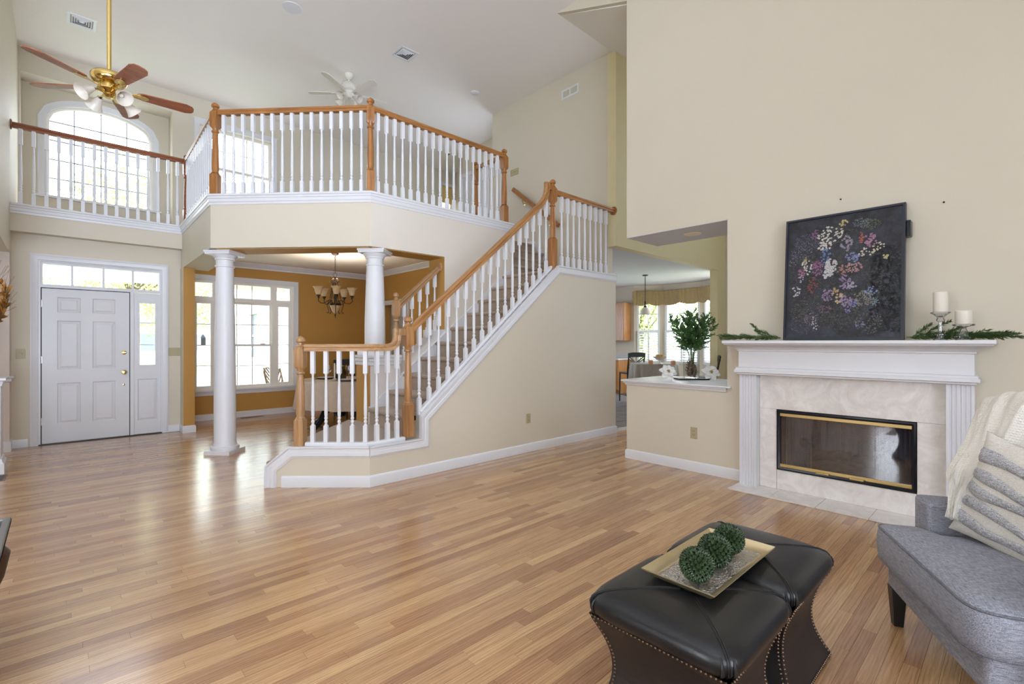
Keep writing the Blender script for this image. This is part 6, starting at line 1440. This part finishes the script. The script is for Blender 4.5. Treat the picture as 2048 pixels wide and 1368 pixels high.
for (p, q) in zip(BAY[:-1], BAY[1:]):
    M_, L_ = seg_frame(p, q); m = MB()
    def fn(u, v, L_=L_, M_=M_):
        x = -.02 + (L_ + .04) * u; sc2 = abs(sin(pi * u * 2)) ; dip = .05 * sc2; pl = .03 * math.exp(-((u * 2) % 1 - .5) ** 2 * 0) * 0
        y = -.10 - .02 * cos(u * 4 * pi) * v - .006 * sin(u * 60); return M_ @ Vector((x, y, 2.64 - (.33 + dip) * v))
    m.grid(fn, 60, 8); m.box(-.0, L_, -.10, -.005, 2.63, 2.645, M_); o = m.build('panel', TERRY, VL, ang=180)
    for u in (.0, .5, 1.0):
        m = MB(); x = L_ * u; m.grid(lambda a, b, x=x, M_=M_: M_ @ Vector((x - .05 + .10 * a, -.115 - .015 * sin(pi * a), 2.642 - .32 * b - .02 * abs(a - .5))), 8, 6); m.build('pleat', TERRY, VL, ang=180)

# ------------------------------------------------------------------ outside
g = MB(); g.box(-40, 60, 12.6, 120, -.5, -.28); struct(g.build('ground', LAWN))
g = MB(); g.box(-3, 6, 8.95, 12.6, -.3, -.12); struct(g.build('ground_porch', CONC))
g = MB(); g.box(-6, 14, 21, 27, -.29, -.27); struct(g.build('ground_road', M('pale_driveway', (206, 204, 200), .9, var=.05)))
g = MB(); g.box(12.2, 60, -30, 8.7, -.6, -.4); struct(g.build('ground_back', LAWN))
g = MB(); g.box(-2.5, 3.85, 9.66, 12.0, 2.72, 2.8); g.box(-2.5, 1.3, 8.81, 9.66, 2.72, 2.8); g.box(-2.5, 3.85, 11.85, 12.05, 2.50, 2.72); struct(g.build('ceiling_porch', M('porch_white', (236, 234, 230), .6, var=.01)))
for k, x in enumerate((-1.9, 2.0)):
    t = thing('porch_post', ('white square post at the left end of the porch', 'white square post on the porch seen through the dining window')[k], 'post', (x, 11.95, -.12)); m = MB(); m.box(-.06, .06, -.06, .06, 0, 2.62); m.build('shaft', WHITE, t); m = MB(); m.box(-.085, .085, -.085, .085, 0, .14); m.build('base', WHITE, t); m = MB(); m.box(-.085, .085, -.085, .085, 2.50, 2.619); m.build('cap', WHITE, t)
SW = wparent('wall_siding'); m = MB(); wall_grid(m, 'X', 3.93, 4.1, 10.5, 17.0, -.3, 5.0, [(14.2, 15.0, .9, 2.1)]); m.box(3.93, 4.1, 9.66, 10.5, -.3, 2.7); m.build('sheathing', SIDING, SW)
for i in range(30):
    z = -.25 + i * .15
    for a, b in (((9.66, 14.08), (15.12, 17.0)) if .70 < z < 2.15 else (((9.66, 17.0),) if z < 2.5 else ((10.5, 17.0),))):
        m = MB(); m.prism([(3.93, z), (3.90, z), (3.918, z + .155), (3.93, z + .155)], 'Y', a, b); m.build('clapboard', SIDING, SW)
WX = wparent('window_8'); m = MB(); m.box(3.88, 3.93, 14.1, 14.2, .8, 2.2); m.box(3.88, 3.93, 15.0, 15.1, .8, 2.2); m.box(3.88, 3.93, 14.2, 15.0, 2.1, 2.2); m.box(3.88, 3.93, 14.2, 15.0, .8, .9); m.box(3.90, 3.93, 14.2, 15.0, 1.48, 1.53); m.build('casing', WHITE, WX)
m = MB(); m.box(3.95, 3.96, 14.2, 15.0, .9, 2.1); m.build('pane', M('dark_far_glass', (92, 98, 110), .1, var=.05), WX)
r6 = random.Random(31)
def tree(name, x, y, zc, rx, rz_, n, leaf, label, size=.16, trunk=.10, z0=-.28, ry=None):
    t = thing(name, label, 'tree', (x, y, z0)); ry = ry or rx
    m = MB(); zc -= z0; m.tube([(0, 0, 0), (.05, .02, zc * .35), (-.04, 0, zc * .7), (.0, 0, zc)], [trunk, trunk * .8, trunk * .55, trunk * .3], 8); m.build('trunk', BARK, t)
    m = MB()
    for k in range(9):
        a = k * .7 * 2.4; q = Vector((cos(a) * rx * .7, sin(a) * ry * .7, zc + r6.uniform(-.5, .6) * rz_)); m.tube([(0, 0, zc * .55 + .04 * k), (q * .5 + Vector((0, 0, zc * .3))), q], [trunk * .4, trunk * .25, trunk * .1], 5)
    m.build('branches', BARK, t)
    m = MB()
    for _ in range(n):
        d = Vector((r6.gauss(0, 1), r6.gauss(0, 1), r6.gauss(0, 1))).normalized() * r6.random() ** .45
        c = Vector((d.x * rx, d.y * ry, zc + d.z * rz_)) * 1.0; c += Vector((sin(c.z * 3 + c.x), cos(c.x * 3), 0)) * .12
        a = Vector((r6.gauss(0, 1), r6.gauss(0, 1), r6.gauss(0, 1))).normalized(); b = a.orthogonal().normalized(); s = size * r6.uniform(.6, 1.2)
        m.add([c, c + a * s * .5 + b * s * .28, c + a * s, c + a * s * .5 - b * s * .28], [(0, 1, 2, 3)])
    stuff(m.build('crown', leaf, t)); return t
tree('tree', 1.75, 19.5, 4.9, 1.7, 2.6, 7000, LEAFA, 'yellow-green tree in the front yard seen through the sidelight and arched window', .13)
tree('tree', 3.3, 23.5, 3.6, 1.9, 2.2, 6500, LEAFY, 'green tree in the front yard seen through the left pane of the dining window', .13)
tree('tree', -1.2, 30, 4.2, 3.2, 2.6, 6000, LEAFY, 'wide green tree far across the road behind the front door', .18)
tree('tree', 15.2, 9.4, 2.6, 1.6, 2.4, 6500, LEAFY, 'green tree outside the left kitchen bay window', .12, z0=-.4)
tree('tree', 18.6, 8.1, 2.8, 1.1, 1.8, 4500, LEAFY, 'bright green tree outside the middle kitchen bay window', .12, z0=-.4)
hd = thing('hedge', 'clipped green hedge across the front lawn', 'hedge', (1.75, 17.3, -.28)); m = MB()
for _ in range(1300):
    c = Vector((r6.uniform(-.7, .7), r6.uniform(-.35, .35), r6.uniform(.1, .85))); a = Vector((r6.gauss(0, 1), r6.gauss(0, 1), r6.gauss(0, 1))).normalized() * .11; b = a.orthogonal().normalized() * .035; m.add([c, c + a * .5 + b, c + a, c + a * .5 - b], [(0, 1, 2, 3)])
stuff(m.build('foliage', LEAFY, hd)); m = MB(); m.box(-.66, .66, -.3, .3, 0, .75); m.build('inner_growth', M('hedge_shade_green', (96, 112, 60), .9, var=.3), hd)
HS = thing('house', 'pale grey neighbouring house with gabled roof across the road', 'house', (6.0, 42, -.28)); m = MB(); m.box(-6, 6, 0, 7, 0, 3.0); m.prism([(0, 3.0), (7, 3.0), (3.5, 5.6)], 'X', -6, 6); m.build('wall', SIDING, HS)
m = MB(); m.prism([(-.4, 2.85), (3.5, 5.75), (7.4, 2.85), (7.4, 3.0), (3.5, 5.9), (-.4, 3.0)], 'X', -6.4, 6.4); m.build('roof', ROOFG, HS)
for x in (-4.4, -1.5, 1.4, 4.2):
    m = MB(); m.box(x - .55, x + .55, -.05, .02, .9, 2.3); w_ = m.build('window', WHITE, HS); m = MB(); m.box(x - .45, x + .45, -.06, -.05, 1.0, 2.2); m.build('pane', M('far_window_glass', (120, 130, 142), .1), w_)
LP = thing('lamp_post', 'white yard lamp post with dark lantern beyond the dining window', 'lamp', (3.55, 19.2, -.28)); m = MB(); m.tube([(0, 0, 0), (0, 0, 1.5)], .06, 10); m.build('post', WHITE, LP); m = MB(); m.box(-.07, .07, -.07, .07, 1.5, 1.75); m.lathe([(.11, 1.75), (.02, 1.86)], seg=4, off=pi / 4); m.build('lantern', BLACKM, LP)
OC = thing('patio_chair', 'bronze metal patio chair with lattice back outside the dining window', 'chair', (3.42, 10.55, -.12), radians(115))
BRZ = M('bronze_patio_metal', (128, 108, 92), .5, .5)
m = MB(); m.prism(roundpoly([(-.22, -.22), (.22, -.22), (.22, .22), (-.22, .22)], [.06] * 4), 'Z', .42, .45); m.build('seat', BRZ, OC)
m = MB()
for i in range(7):
    for s in (-1, 1):
        x0 = -.22 + i * .44 / 6; pts = [(max(-.22, min(.22, x0 + s * t * .30)), .22 + .12 * t, .47 + .45 * t) for t in [k / 8 for k in range(9)]]; m.tube(pts, .015, 5)
m.tube([(-.23, .22, .45), (-.23, .33, .85), (-.15, .345, .93), (.15, .345, .93), (.23, .33, .85), (.23, .22, .45)], .014, 8); m.build('lattice_back', BRZ, OC)
for sx_ in (-1, 1):
    for sy_ in (-1, 1): m = MB(); m.tube([(sx_ * .2, sy_ * .2, .42), (sx_ * .23, sy_ * .23, 0)], .013, 8); m.build('leg', BRZ, OC)
FN = thing('fence', 'white vinyl fence at the back of the yard outside the kitchen', 'fence', (23, 0, -.4))
for i in range(60):
    m = MB(); m.box(0, .03, -1 + i * .3, -1 + i * .3 + .27, .05, 1.7); m.build('slat', WHITE, FN)
m = MB(); m.box(.03, .07, -1.1, 17.1, .3, .4); m.box(.03, .07, -1.1, 17.1, 1.35, 1.45); m.build('rail', WHITE, FN)
